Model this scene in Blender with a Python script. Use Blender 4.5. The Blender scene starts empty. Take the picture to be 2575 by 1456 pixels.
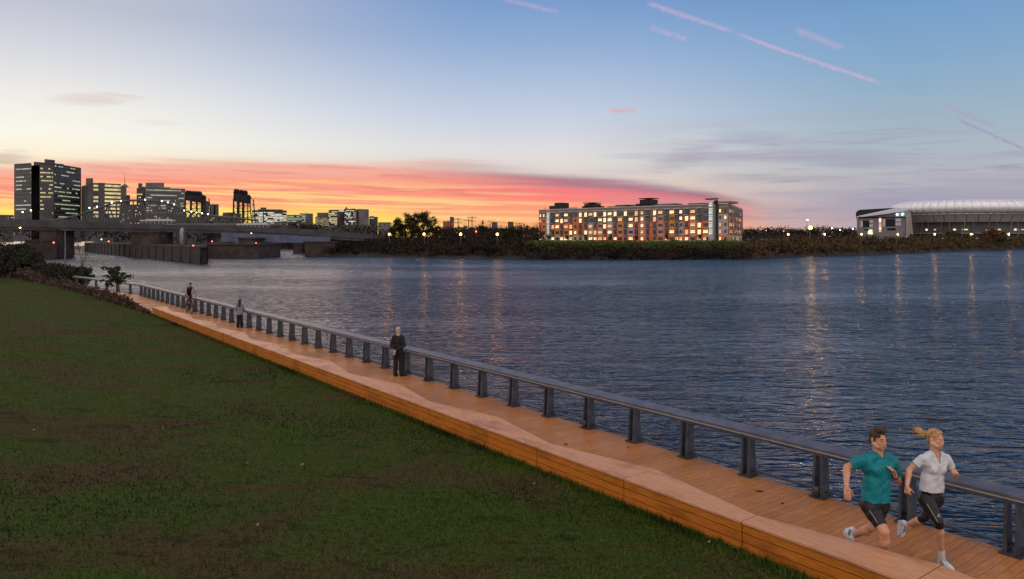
import bpy, bmesh, math, random
import numpy as np
from mathutils import Vector, Matrix
SC = bpy.context.scene
COL = SC.collection
F, CU, HV, HC, ZW = 1839.0, 1287.5, 600.0, 4.6, -1.5     # focal length, centre column, horizon row, eye height, water level
R = math.radians
# ---------------------------------------------------------------- camera
cam = bpy.data.cameras.new("camera")
cam.sensor_width = 36.0
cam.lens = 36.0 * F / 2575.0
cam.shift_y = -128.0 / 2575.0
cam.clip_start, cam.clip_end = 0.2, 20000.0
camo = bpy.data.objects.new("camera", cam)
camo.location = (0, 0, HC)
camo.rotation_euler = (R(90), 0, 0)
COL.objects.link(camo)
SC.camera = camo
SC.view_settings.view_transform = 'Standard'
SC.view_settings.look = 'None'
SC.view_settings.exposure = 0.0
SC.view_settings.gamma = 1.0
SC.cycles.use_denoising = True
SC.cycles.max_bounces = 6
SC.cycles.sample_clamp_indirect = 12.0
SUN_AZ, SUN_EL = -33.0, 7.0
# ---------------------------------------------------------------- colour helpers
def lin(r, g, b):
    f = lambda c: (c/255/12.92) if c/255 <= 0.04045 else ((c/255+0.055)/1.055)**2.4
    return (f(r), f(g), f(b), 1.0)
def P(u, v, Y):                      # photograph point (2575 wide) at distance Y -> world
    return ((u-CU)*Y/F, Y, HC-(v-HV)*Y/F)
def GY(v, z=0.0): return F*(HC-z)/(v-HV)
class NT:
    """small helper for building node trees"""
    def __init__(s, nt): s.nt, s.n, s.l = nt, nt.nodes, nt.links
    def put(s, sock, val):
        if val is None: return
        if isinstance(val, bpy.types.NodeSocket): s.l.new(val, sock)
        else:
            try: sock.default_value = val
            except Exception: sock.default_value = (val, val, val)
    def m(s, op, a, b=None, c=None, clamp=False):
        n = s.n.new('ShaderNodeMath'); n.operation = op; n.use_clamp = clamp
        for i, x in enumerate((a, b, c)): s.put(n.inputs[i], x)
        return n.outputs[0]
    def rng(s, x, a, b, c=0.0, d=1.0, smooth=True):
        n = s.n.new('ShaderNodeMapRange'); n.interpolation_type = 'SMOOTHSTEP' if smooth else 'LINEAR'
        s.put(n.inputs[0], x)
        for i, k in enumerate((a, b, c, d)): s.put(n.inputs[1+i], k)
        return n.outputs[0]
    def ramp(s, x, stops, interp='LINEAR'):
        n = s.n.new('ShaderNodeValToRGB'); cr = n.color_ramp; cr.interpolation = interp
        while len(cr.elements) < len(stops): cr.elements.new(0.5)
        for e, (p, c) in zip(cr.elements, stops): e.position = p; e.color = c
        s.put(n.inputs[0], x); return n.outputs[0]
    def mix(s, f, a, b, blend='MIX'):
        n = s.n.new('ShaderNodeMix'); n.data_type = 'RGBA'; n.blend_type = blend
        s.put(n.inputs[0], f); s.put(n.inputs[6], a); s.put(n.inputs[7], b); return n.outputs[2]
    def comb(s, x, y, z):
        n = s.n.new('ShaderNodeCombineXYZ')
        for i, k in enumerate((x, y, z)): s.put(n.inputs[i], k)
        return n.outputs[0]
    def noise(s, vec, scale=1.0, detail=4.0, rough=0.5, dist=0.0):
        n = s.n.new('ShaderNodeTexNoise')
        s.put(n.inputs['Vector'], vec); s.put(n.inputs['Scale'], scale); s.put(n.inputs['Detail'], detail)
        s.put(n.inputs['Roughness'], rough); s.put(n.inputs['Distortion'], dist)
        return n.outputs[0]
    def coord(s, which='Object'):
        n = s.n.new('ShaderNodeTexCoord'); return n.outputs[which]
    def mapv(s, vec, scale=(1,1,1), rot=(0,0,0), loc=(0,0,0)):
        n = s.n.new('ShaderNodeMapping'); s.put(n.inputs[0], vec)
        n.inputs['Location'].default_value = loc; n.inputs['Rotation'].default_value = rot; n.inputs['Scale'].default_value = scale
        return n.outputs[0]
    def bump(s, h, strength=0.3, dist=0.05, normal=None):
        n = s.n.new('ShaderNodeBump'); s.put(n.inputs['Strength'], strength); s.put(n.inputs['Distance'], dist); s.put(n.inputs['Height'], h)
        if normal is not None: s.put(n.inputs['Normal'], normal)
        return n.outputs[0]
# ---------------------------------------------------------------- sky
world = bpy.data.worlds.new("World"); SC.world = world; world.use_nodes = True
w = NT(world.node_tree); w.n.clear()
gen = w.coord('Generated')
sep = w.n.new('ShaderNodeSeparateXYZ'); w.l.new(gen, sep.inputs[0])
dx, dy, dz = sep.outputs
az = w.m('MULTIPLY', w.m('ARCTAN2', dx, dy), 57.2958)
el = w.m('MULTIPLY', w.m('ARCSINE', w.m('MINIMUM', w.m('MAXIMUM', dz, -1.0), 1.0)), 57.2958)
elr = w.m('SQRT', w.m('DIVIDE', w.m('MAXIMUM', el, 0.0), 90.0))       # square root spreads the stops near the horizon
def vr(stops): return w.ramp(elr, [(math.sqrt(e/90.0), lin(*c)) for e, c in stops])
left = vr([(0,(250,205,80)),(1.6,(248,215,95)),(3.6,(240,205,150)),(5.6,(247,236,212)),(7,(245,244,232)),(9.5,(234,233,230)),(12.5,(210,213,222)),(15.5,(188,192,208)),(24,(190,194,208)),(45,(165,170,190)),(72,(150,155,180)),(90,(190,186,190))])
mid = vr([(0,(250,165,110)),(1.6,(252,190,130)),(3.2,(248,205,170)),(5.2,(226,214,208)),(7,(222,220,222)),(9.3,(199,208,226)),(12.3,(172,191,219)),(15,(146,173,212)),(18,(122,156,205)),(24,(104,134,186)),(40,(76,104,152)),(72,(96,116,156)),(90,(190,186,190))])
right = vr([(0,(172,155,172)),(1.0,(182,165,178)),(2.2,(165,160,182)),(4,(182,182,190)),(6,(172,184,194)),(9.3,(152,178,198)),(12.5,(133,168,202)),(15.6,(118,159,203)),(24,(62,104,164)),(40,(40,72,122)),(72,(70,92,136)),(90,(190,186,190))])
back = vr([(0,(226,206,200)),(6,(232,212,208)),(14,(226,212,212)),(30,(222,210,212)),(60,(230,216,210)),(90,(240,224,214))])
k1 = w.rng(az, -34, 0); k2 = w.rng(az, 2, 30)
c = w.mix(k2, w.mix(k1, left, mid), right)
kb = w.rng(w.m('ABSOLUTE', az), 60, 120)
bk_ = w.n.new('ShaderNodeVectorMath'); bk_.operation = 'SCALE'; w.l.new(back, bk_.inputs[0]); bk_.inputs['Scale'].default_value = 1.45
c = w.mix(kb, c, bk_.outputs[0])
# burning cloud bank above the horizon
sv = w.comb(w.m('MULTIPLY', az, 0.045), w.m('ADD', w.m('MULTIPLY', el, 0.9), w.m('MULTIPLY', az, 0.018)), 0.0)
n1 = w.noise(sv, 1.0, 5, 0.55, 0.35)
n2 = w.noise(w.mapv(sv, (1.3, 2.6, 1), loc=(7, 3, 0)), 1.0, 5, 0.55, 0.5)
n3 = w.noise(w.mapv(sv, (3.0, 2.0, 1), loc=(1, 9, 0)), 1.0, 6, 0.6, 0.6)
azn = w.m('DIVIDE', w.m('ADD', az, 40.0), 80.0)
etop = w.m('MULTIPLY', w.ramp(azn, [(p, (x/8,)*3+(1,)) for p, x in ((0,5.0),(0.125,5.4),(0.26,6.3),(0.42,6.15),(0.5,5.75),(0.6,4.9),(0.69,3.7),(0.76,2.4),(0.84,1.2))], 'B_SPLINE'), 8.0)
nd = w.m('SUBTRACT', n1, 0.5)
t = w.m('ADD', w.m('DIVIDE', el, etop), w.m('MULTIPLY', nd, 0.30))
cloudc = w.ramp(t, [(0,lin(250,170,115)),(0.22,lin(254,188,125)),(0.36,lin(252,172,126)),(0.52,lin(250,152,126)),(0.74,lin(248,156,136)),(0.88,lin(238,182,164)),(1.0,lin(236,214,198))])
redk = w.rng(az, -12, 6)
cloudred = w.ramp(t, [(0,lin(250,155,105)),(0.25,lin(253,172,120)),(0.45,lin(253,150,122)),(0.60,lin(250,130,124)),(0.72,lin(240,126,128)),(0.82,lin(176,122,138)),(0.92,lin(168,140,152)),(1.0,lin(200,186,188))])
cc = w.mix(redk, cloudc, cloudred)
strip = w.rng(n2, 0.46, 0.60)
dark = w.m('MULTIPLY', w.rng(n3, 0.50, 0.62), w.m('MULTIPLY', w.rng(t, 0.25, 0.45), w.rng(t, 1.0, 0.8)))
cc = w.mix(w.m('MULTIPLY', dark, 0.45), cc, lin(226,122,118))
strip = w.m('MULTIPLY', strip, w.m('MULTIPLY', w.rng(t, 0.80, 0.55), w.rng(az, 12, -4)))
ylw = w.mix(w.rng(az, -34, 2), lin(255,232,130), lin(254,206,140))
cc = w.mix(w.m('MULTIPLY', strip, 0.85), cc, ylw)
glow = w.m('MULTIPLY', w.rng(w.m('ADD', el, w.m('MULTIPLY', nd, 1.2)), 2.9, 0.9), w.m('MULTIPLY', w.rng(az, -3, -12), w.rng(az, -60, -40)))
cc = w.mix(glow, cc, lin(255,226,92))
cov = w.rng(t, 1.06, 0.84)
cov = w.m('MULTIPLY', cov, w.m('MULTIPLY', w.rng(az, 20.5, 14.5), w.rng(az, -75, -45)))
c = w.mix(cov, c, cc)
# thin grey veils on the right, faint mauve wisps on the left
v1 = w.m('MULTIPLY', w.rng(n3, 0.50, 0.72), w.m('MULTIPLY', w.rng(el, 9.5, 6), w.m('MULTIPLY', w.rng(az, 6, 18), w.rng(el, 0.4, 1.6))))
v2 = w.m('MULTIPLY', w.rng(n1, 0.42, 0.62), w.m('MULTIPLY', w.rng(el, 10.5, 5), w.m('MULTIPLY', w.rng(az, 2, 16), w.rng(el, 0.6, 2.5))))
c = w.mix(w.m('MULTIPLY', v1, 0.65), c, lin(150,146,168))
c = w.mix(w.m('MULTIPLY', v2, 0.6), c, lin(166,160,178))
def blob(a0, e0, ra, re, col, k, tilt=0.0, src=None):
    global c
    a = w.m('DIVIDE', w.m('SUBTRACT', az, a0), ra)
    e = w.m('DIVIDE', w.m('SUBTRACT', w.m('SUBTRACT', el, e0), w.m('MULTIPLY', w.m('SUBTRACT', az, a0), tilt)), re)
    d = w.m('ADD', w.m('ADD', w.m('MULTIPLY', a, a), w.m('MULTIPLY', e, e)), w.m('MULTIPLY', w.m('SUBTRACT', n3, 0.5), 4.0))
    c = w.mix(w.m('MULTIPLY', w.rng(d, 1.4, -0.3), k*0.75), c, col)
def ae(u, v):
    a = math.atan((u-CU)/F); return math.degrees(a), math.degrees(math.atan((HV-v)/F*math.cos(a)))
blob(*ae(245, 250), 2.6, 0.5, lin(214,196,194), 0.75, 0.08)
blob(*ae(400, 308), 2.0, 0.25, lin(228,212,206), 0.6)
blob(*ae(1720, 395), 3.2, 0.8, lin(160,156,172), 0.55, 0.30)
blob(*ae(1885, 345), 3.0, 0.7, lin(150,158,182), 0.5, -0.12)
blob(*ae(2120, 395), 4.5, 0.8, lin(150,158,178), 0.5, -0.08)
blob(*ae(10, 395), 1.6, 0.5, lin(150,140,140), 0.6, 0.15)
# aircraft trails
fine = w.noise(w.comb(w.m('MULTIPLY', az, 2.2), w.m('MULTIPLY', el, 2.2), 0.0), 1.0, 5, 0.65)
def trail(u0, v0, u1, v1, wd0, wd1, col, k):
    global c
    a0, e0 = ae(u0, v0); a1, e1 = ae(u1, v1)
    L = math.hypot(a1-a0, e1-e0); ux, uy = (a1-a0)/L, (e1-e0)/L
    pa, pe = w.m('SUBTRACT', az, a0), w.m('SUBTRACT', el, e0)
    s = w.m('ADD', w.m('MULTIPLY', pa, ux), w.m('MULTIPLY', pe, uy))
    q = w.m('ADD', w.m('MULTIPLY', pa, -uy), w.m('MULTIPLY', pe, ux))
    q = w.m('ADD', q, w.m('MULTIPLY', w.m('SUBTRACT', fine, 0.5), 0.35))
    wd = w.rng(s, 0, L, wd0, wd1, False)
    body = w.rng(w.m('DIVIDE', w.m('ABSOLUTE', q), wd), 1.25, 0.0)
    ends = w.m('MULTIPLY', w.rng(s, 0, L*0.12), w.rng(s, L, L*0.9))
    body = w.m('MULTIPLY', w.m('MULTIPLY', body, ends), w.rng(fine, 0.32, 0.60, 0.45, 1.0))
    c = w.mix(w.m('MULTIPLY', body, k), c, col)
PK = lin(216,180,206)
trail(1620, 4, 1850, 82, 0.26, 0.2, PK, 0.5)
trail(1840, 80, 2225, 212, 0.16, 0.16, PK, 0.62)
trail(1255, -6, 1410, 32, 0.25, 0.2, PK, 0.35)
trail(1630, 66, 1730, 100, 0.25, 0.2, PK, 0.35)
trail(1995, 72, 2125, 122, 0.35, 0.25, PK, 0.35)
trail(1530, 277, 1605, 279, 0.2, 0.18, lin(224,170,180), 0.85)
trail(2370, 262, 2510, 322, 0.2, 0.18, lin(176,160,188), 0.7)
trail(2400, 296, 2600, 386, 0.14, 0.1, lin(158,150,184), 0.8)
hs = w.m('MULTIPLY', w.rng(el, 0.0, -3.0), 1.0)
c = w.mix(hs, c, lin(40,44,54))
bg1 = w.n.new('ShaderNodeBackground'); w.put(bg1.inputs[0], c); bg1.inputs[1].default_value = 1.0
skt = w.n.new('ShaderNodeTexSky'); skt.sky_type = 'NISHITA'; skt.sun_disc = False
skt.sun_elevation = R(SUN_EL); skt.sun_rotation = R(SUN_AZ)
bg2 = w.n.new('ShaderNodeBackground'); w.l.new(skt.outputs[0], bg2.inputs[0]); bg2.inputs[1].default_value = 0.0
bg2.inputs[1].default_value = 0.001
add = w.n.new('ShaderNodeAddShader'); w.l.new(bg1.outputs[0], add.inputs[0]); w.l.new(bg2.outputs[0], add.inputs[1])
out = w.n.new('ShaderNodeOutputWorld'); w.l.new(add.outputs[0], out.inputs[0])
# ---------------------------------------------------------------- last glow of the sun
sl = bpy.data.lights.new("sun", 'SUN'); sl.energy = 0.40; sl.angle = R(40); sl.color = (1.0, 0.66, 0.42)
so = bpy.data.objects.new("sun", sl)
sdir = Vector((math.sin(R(SUN_AZ))*math.cos(R(SUN_EL)), math.cos(R(SUN_AZ))*math.cos(R(SUN_EL)), math.sin(R(SUN_EL))))
so.rotation_euler = (-sdir).to_track_quat('-Z', 'Y').to_euler()
so.location = sdir*100
COL.objects.link(so)
# ---------------------------------------------------------------- object helpers
def tag(o, label=None, cat=None, group=None, kind=None):
    if label: o['label'] = label
    if cat: o['category'] = cat
    if group: o['group'] = group
    if kind: o['kind'] = kind
    return o
def thing(name, label, cat, loc=(0,0,0), rz=0.0, group=None):
    o = bpy.data.objects.new(name, None); o.empty_display_size = 0.5
    COL.objects.link(o); o.location = loc; o.rotation_euler = (0, 0, rz)
    return tag(o, label, cat, group)
def copy_tree(o, parent=None):
    c_ = o.copy(); COL.objects.link(c_)
    if parent is not None: c_.parent = parent
    for ch in o.children: copy_tree(ch, c_)
    return c_
class MB:
    """collects shapes into one mesh"""
    def __init__(s): s.v, s.f, s.mi, s.sm = [], [], [], []
    def add(s, vs, fs, mi=0, smooth=False):
        b = len(s.v); s.v.extend([tuple(p) for p in vs])
        for f in fs: s.f.append(tuple(b+i for i in f)); s.mi.append(mi); s.sm.append(smooth)
        return s
    def box(s, c, d, rz=0.0, mi=0, M=None):
        hx, hy, hz = d[0]/2, d[1]/2, d[2]/2
        cs, sn = math.cos(rz), math.sin(rz); vs = []
        for z in (-hz, hz):
            for x, y in ((-hx,-hy),(hx,-hy),(hx,hy),(-hx,hy)):
                p = Vector((x*cs-y*sn, x*sn+y*cs, z))
                if M is not None: p = M @ p
                vs.append((c[0]+p[0], c[1]+p[1], c[2]+p[2]))
        return s.add(vs, [(3,2,1,0),(4,5,6,7),(0,1,5,4),(1,2,6,5),(2,3,7,6),(3,0,4,7)], mi)
    def prism(s, poly, z0, z1, mi=0):            # plan polygon (counter-clockwise) from z0 to z1 (numbers or lists)
        n = len(poly)
        a = z0 if isinstance(z0, (list, tuple)) else [z0]*n
        b = z1 if isinstance(z1, (list, tuple)) else [z1]*n
        vs = [(p[0], p[1], a[i]) for i, p in enumerate(poly)]+[(p[0], p[1], b[i]) for i, p in enumerate(poly)]
        fs = [tuple(range(n-1, -1, -1)), tuple(range(n, 2*n))]+[(i, (i+1) % n, n+(i+1) % n, n+i) for i in range(n)]
        return s.add(vs, fs, mi)
    def tube(s, pts, rad, n=8, mi=0, smooth=True, cap=True):
        pts = [Vector(p) for p in pts]
        rs = rad if isinstance(rad, (list, tuple)) else [rad]*len(pts)
        rings = []; up = Vector((0.013, 0.021, 1))
        for i, p in enumerate(pts):
            d = (pts[min(i+1, len(pts)-1)]-pts[max(i-1, 0)]).normalized()
            a = d.cross(up)
            if a.length < 1e-3: a = d.cross(Vector((1, 0, 0)))
            a.normalize(); b = d.cross(a)
            rings.append([p+(a*math.cos(2*math.pi*k/n)+b*math.sin(2*math.pi*k/n))*rs[i] for k in range(n)])
        vs = [q for r_ in rings for q in r_]; fs = []
        for i in range(len(pts)-1):
            for k in range(n): fs.append((i*n+k, i*n+(k+1) % n, (i+1)*n+(k+1) % n, (i+1)*n+k))
        if cap: fs += [tuple(range(n-1, -1, -1)), tuple((len(pts)-1)*n+k for k in range(n))]
        return s.add(vs, fs, mi, smooth)
    def bar(s, a, b, wd, th=None, mi=0):
        a, b = Vector(a), Vector(b); d = b-a; th = th or wd
        q = d.to_track_quat('X', 'Z').to_matrix()
        return s.box((a+b)/2, (d.length, wd, th), 0, mi, q)
    def sphere(s, c, r, nu=10, nv=6, mi=0):
        r = r if isinstance(r, (list, tuple)) else (r, r, r); vs, fs = [], []
        for j in range(nv+1):
            for i in range(nu):
                a, b = 2*math.pi*i/nu, math.pi*j/nv
                vs.append((c[0]+r[0]*math.sin(b)*math.cos(a), c[1]+r[1]*math.sin(b)*math.sin(a), c[2]-r[2]*math.cos(b)))
        for j in range(nv):
            for i in range(nu): fs.append((j*nu+i, j*nu+(i+1) % nu, (j+1)*nu+(i+1) % nu, (j+1)*nu+i))
        return s.add(vs, fs, mi, True)
    def build(s, name, mats, parent=None):
        me = bpy.data.meshes.new(name); me.from_pydata(s.v, [], s.f)
        mats = mats if isinstance(mats, (list, tuple)) else [mats]
        for m_ in mats: me.materials.append(m_)
        if len(s.f):
            me.polygons.foreach_set('material_index', s.mi); me.polygons.foreach_set('use_smooth', s.sm)
        me.update()
        o = bpy.data.objects.new(name, me); COL.objects.link(o)
        if parent is not None: o.parent = parent
        return o
def npmesh(name, V, Fq, mats, parent=None, smooth=False, mi=None, col=None):
    """numpy vertices + equal-size faces -> object"""
    me = bpy.data.meshes.new(name)
    V = np.asarray(V, dtype=np.float32); Fq = np.asarray(Fq, dtype=np.int32)
    k = Fq.shape[1]
    me.vertices.add(len(V)); me.vertices.foreach_set('co', V.ravel())
    me.loops.add(Fq.size); me.loops.foreach_set('vertex_index', Fq.ravel())
    me.polygons.add(len(Fq)); me.polygons.foreach_set('loop_start', np.arange(0, Fq.size, k, dtype=np.int32))
    me.polygons.foreach_set('loop_total', np.full(len(Fq), k, dtype=np.int32))
    mats = mats if isinstance(mats, (list, tuple)) else [mats]
    for m_ in mats: me.materials.append(m_)
    if mi is not None: me.polygons.foreach_set('material_index', np.asarray(mi, dtype=np.int32))
    if smooth: me.polygons.foreach_set('use_smooth', np.ones(len(Fq), dtype=bool))
    me.update(calc_edges=True); me.validate()
    o = bpy.data.objects.new(name, me); COL.objects.link(o)
    if parent is not None: o.parent = parent
    return o
def mat(name, color, rough=0.6, metal=0.0, var=0.25, vscale=3.0, bump=0.0, bscale=20.0, emit=None, estr=0.0, spec=0.5, color2=None, stretch=(1,1,1), coord='Object'):
    m_ = bpy.data.materials.new(name); m_.use_nodes = True
    t_ = NT(m_.node_tree); bs = t_.n['Principled BSDF']
    co = t_.mapv(t_.coord(coord), stretch)
    nz = t_.noise(co, vscale, 5, 0.6)
    col = color if len(color) == 4 else (*color, 1)
    c2 = color2 if color2 else tuple(x*(1-var) for x in col[:3])
    c2 = c2 if len(c2) == 4 else (*c2, 1)
    c1 = col if color2 else (*[min(1, x*(1+var)) for x in col[:3]], 1)
    t_.put(bs.inputs['Base Color'], t_.mix(t_.rng(nz, 0.3, 0.7), c2, c1))
    bs.inputs['Roughness'].default_value = rough; bs.inputs['Metallic'].default_value = metal
    bs.inputs['Specular IOR Level'].default_value = spec
    if bump > 0: t_.put(bs.inputs['Normal'], t_.bump(t_.noise(co, bscale, 4, 0.6), bump, 0.05))
    if emit is not None:
        bs.inputs['Emission Color'].default_value = emit if len(emit) == 4 else (*emit, 1); bs.inputs['Emission Strength'].default_value = estr
    return m_
B0 = Vector((4.786, 8.958)); DS = Vector((-0.6, 0.8)); DN = Vector((0.8, 0.6))
def PT(s, n, z=0.0):                 # along the promenade, towards the river, height
    q = B0+DS*s+DN*n; return (q.x, q.y, z)
def railn(s):                        # railing line, distance from the bench front
    return 3.07-0.0127*s if s < 61 else 2.3-(s-61)*0.15
rnd = random.Random(7); nrg = np.random.default_rng(7)
# ================================================================ water
def water_mat():
    m_ = bpy.data.materials.new("water"); m_.use_nodes = True
    t_ = NT(m_.node_tree); t_.n.clear(); co = t_.coord('Object')
    big = t_.noise(t_.mapv(co, (0.02, 0.06, 1), (0, 0, 0.4)), 1, 3, 0.5)
    a = t_.noise(t_.mapv(co, (0.42, 1.05, 1), (0, 0, 0.30)), 1.0, 3, 0.55, 0.6)
    b = t_.noise(t_.mapv(co, (1.2, 3.0, 1), (0, 0, -0.1), (3, 5, 0)), 1.0, 3, 0.55, 0.5)
    lg = t_.noise(t_.mapv(co, (0.13, 0.40, 1), (0, 0, 0.25), (9, 2, 0)), 1.0, 3, 0.5, 0.6)
    a = t_.m('SUBTRACT', 1.0, t_.m('ABSOLUTE', t_.m('SUBTRACT', t_.m('MULTIPLY', a, 2.0), 1.0)))      # sharp crests
    h = t_.m('ADD', t_.m('ADD', t_.m('MULTIPLY', a, 0.50), t_.m('MULTIPLY', b, 0.26)), t_.m('MULTIPLY', lg, 0.9))
    h = t_.m('MULTIPLY', h, t_.rng(big, 0.32, 0.66, 0.62, 1.25))
    nr = t_.bump(h, 1.0, 0.52)
    fr = t_.n.new('ShaderNodeFresnel'); fr.inputs[0].default_value = 1.37; t_.put(fr.inputs[1], nr)
    df = t_.n.new('ShaderNodeBsdfDiffuse'); df.inputs[0].default_value = (0.006, 0.016, 0.031, 1)
    gl = t_.n.new('ShaderNodeBsdfGlossy'); gl.inputs['Color'].default_value = (0.82, 0.88, 0.97, 1); gl.inputs['Roughness'].default_value = 0.13; t_.put(gl.inputs['Normal'], nr)
    mx = t_.n.new('ShaderNodeMixShader'); t_.put(mx.inputs[0], fr.outputs[0]); t_.put(mx.inputs[1], df.outputs[0]); t_.put(mx.inputs[2], gl.outputs[0])
    ou = t_.n.new('ShaderNodeOutputMaterial'); t_.put(ou.inputs[0], mx.outputs[0])
    return m_
wm = water_mat()
V = [(-2500, -60, ZW), (3500, -60, ZW), (3500, 5000, ZW), (-2500, 5000, ZW)]
o = npmesh("water", V, [(0, 1, 2, 3)], wm); tag(o, "dark rippled river reflecting the dusk sky", "water", kind='structure')
# ================================================================ far ground: one sheet running to the horizon
soil = mat("bank_soil", (0.016, 0.013, 0.009), 0.95, var=0.5, vscale=0.3, bump=0.4, bscale=3)
shore = [(-900,607),(0,605.5),(120,605),(214,607),(300,612),(500,620),(640,627.5),(764,628),(769,643),(900,646),(1100,649),(1340,653),(1600,653),(1880,651.5),(2000,646.5),(2200,640.5),(2400,632.5),(2575,627),(2900,621),(3600,616)]
def shoreY(u):
    for (a, va), (b, vb) in zip(shore, shore[1:]):
        if a <= u <= b:
            return (HC-ZW)*F/(va+(vb-va)*(u-a)/(b-a)-HV)
us = sorted(set([u for u, _ in shore]+list(range(-900, 3600, 30))))
prof = [(-6,-3.0),(0,-1.6),(3,-0.9),(9,0.2),(18,1.0),(34,1.9),(60,2.3),(140,2.5),(600,2.6),(1800,8),(4000,10),(9000,10)]
V, Fq = [], []
for i, u in enumerate(us):
    y0 = shoreY(u)
    for j, (d, z) in enumerate(prof):
        y = y0+d*(1+0.0*u)
        jit = 0.25*math.sin(u*0.13+j)*(1 if 0 < j < 8 else 0)
        V.append(((u-CU)*y/F, y, z+jit))
k = len(prof)
for i in range(len(us)-1):
    for j in range(k-1): Fq.append((i*k+j, (i+1)*k+j, (i+1)*k+j+1, i*k+j+1))
o = npmesh("ground", V, Fq, soil, smooth=True); tag(o, "dark far river bank and the flat town ground behind it", "ground", kind='structure')
def bankz(d):
    for (a, za), (b, zb) in zip(prof, prof[1:]):
        if a <= d <= b: return za+(zb-za)*(d-a)/(b-a)
# ================================================================ lawn and near land
def lawnz(s, n):
    a = max(0.0, -n)
    z = -0.03+0.048*a**1.12
    z += 0.05*math.sin(s*0.21+a*0.3)*min(1, a/4)
    return z
def lawn_mat():
    m_ = bpy.data.materials.new("lawn_grass"); m_.use_nodes = True
    t_ = NT(m_.node_tree); bs = t_.n['Principled BSDF']; co = t_.coord('Object')
    st = t_.mapv(co, (0.22, 0.40, 0.4), (0, 0, -0.5), (2.3, 0.7, 0))
    patch = t_.noise(st, 1, 5, 0.6, 0.4)
    med = t_.noise(t_.mapv(co, (1.0, 2.6, 1), (0, 0, -0.35)), 1.0, 5, 0.62, 0.6)
    fine_ = t_.noise(co, 26, 4, 0.7)
    green = t_.mix(t_.rng(fine_, 0.3, 0.7), (0.022, 0.040, 0.004, 1), (0.074, 0.112, 0.013, 1))
    brown = t_.mix(t_.rng(fine_, 0.3, 0.7), (0.040, 0.026, 0.011, 1), (0.115, 0.070, 0.032, 1))
    cc_ = t_.mix(t_.m('MULTIPLY', t_.rng(patch, 0.46, 0.60), 0.85), green, brown)
    gr2 = t_.noise(t_.mapv(co, (7, 11, 1)), 1.0, 4, 0.7)
    cc_ = t_.mix(t_.m('MULTIPLY', t_.rng(gr2, 0.48, 0.32), 0.6), cc_, (0.010, 0.015, 0.003, 1))
    cc_ = t_.mix(t_.m('MULTIPLY', t_.rng(gr2, 0.56, 0.70), 0.4), cc_, (0.105, 0.110, 0.030, 1))
    cc_ = t_.mix(t_.m('MULTIPLY', t_.rng(med, 0.44, 0.33), 0.6), cc_, (0.008, 0.014, 0.003, 1))
    t_.put(bs.inputs['Base Color'], cc_)
    bs.inputs['Roughness'].default_value = 0.95; bs.inputs['Specular IOR Level'].default_value = 0.1
    hh = t_.m('ADD', t_.m('MULTIPLY', fine_, 0.5), med)
    t_.put(bs.inputs['Normal'], t_.bump(hh, 0.9, 0.12))
    return m_
lm = lawn_mat()
ss = list(np.concatenate([np.arange(-45, 110, 2.0), np.arange(110, 330, 10.0)]))
ns = [0.12, 0, -0.25, -0.6, -1, -1.6, -2.4, -3.5, -5, -7, -9, -12, -16, -22, -30, -45, -70, -110, -170]
V, Fq, mi = [], [], []
def lawn_edge(s): # lawn gives way to the planting bed
    return 0.0 if s < 46 else -(s-46)*0.062 if s < 66 else -1.25-(s-66)*0.085 if s < 81 else -2.5-(s-81)*0.22
for s in ss:
    for n in ns:
        z = lawnz(s, n) if s < 120 else lawnz(120, max(n, -40))*1.0
        if n == 0.12: z = -0.4
        if n < -30: z = lawnz(s, -30)+0.02*(-30-n)*0.2
        V.append(PT(s, n, z))
k = len(ns)
for i in range(len(ss)-1):
    for j in range(k-1):
        Fq.append((i*k+j, (i+1)*k+j, (i+1)*k+j+1, i*k+j+1))
        sc_, nc_ = (ss[i]+ss[i+1])/2, (ns[j]+ns[j+1])/2
        mi.append(1 if nc_ > lawn_edge(sc_)+0.1 or sc_ > 104 else 0)
bed = mat("planting_bed_soil", (0.060, 0.040, 0.028), 0.95, var=0.4, vscale=4, bump=0.5, bscale=18)
o = npmesh("lawn", V, Fq, [lm, bed], smooth=True, mi=mi); tag(o, "sloping dark green lawn with brown worn patches", "lawn", kind='structure')
# near river wall and land under the promenade
stone = mat("river_wall_concrete", (0.16, 0.15, 0.14), 0.85, var=0.35, vscale=1.5, bump=0.2)
mb = MB(); S2 = list(range(-30, 61, 6))+[61, 70, 80, 96, 130, 180, 240]
def edge_n(s): return railn(s)+0.10 if s < 80 else -0.6+0.0*(s-80)
for a, b in zip(S2, S2[1:]):
    na, nb = edge_n(a), edge_n(b)
    pts = []
    for s_, n_ in ((a, na), (b, nb)):
        pts += [PT(s_, n_, -3.2), PT(s_, n_, -0.09), PT(s_, min(-0.02, n_-0.5), -0.09)]
    mb.add(pts, [(0, 3, 4, 1), (1, 4, 5, 2)])
o = mb.build("river_wall", stone); tag(o, "concrete wall holding the promenade edge above the water", "ground", kind='structure')
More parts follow.
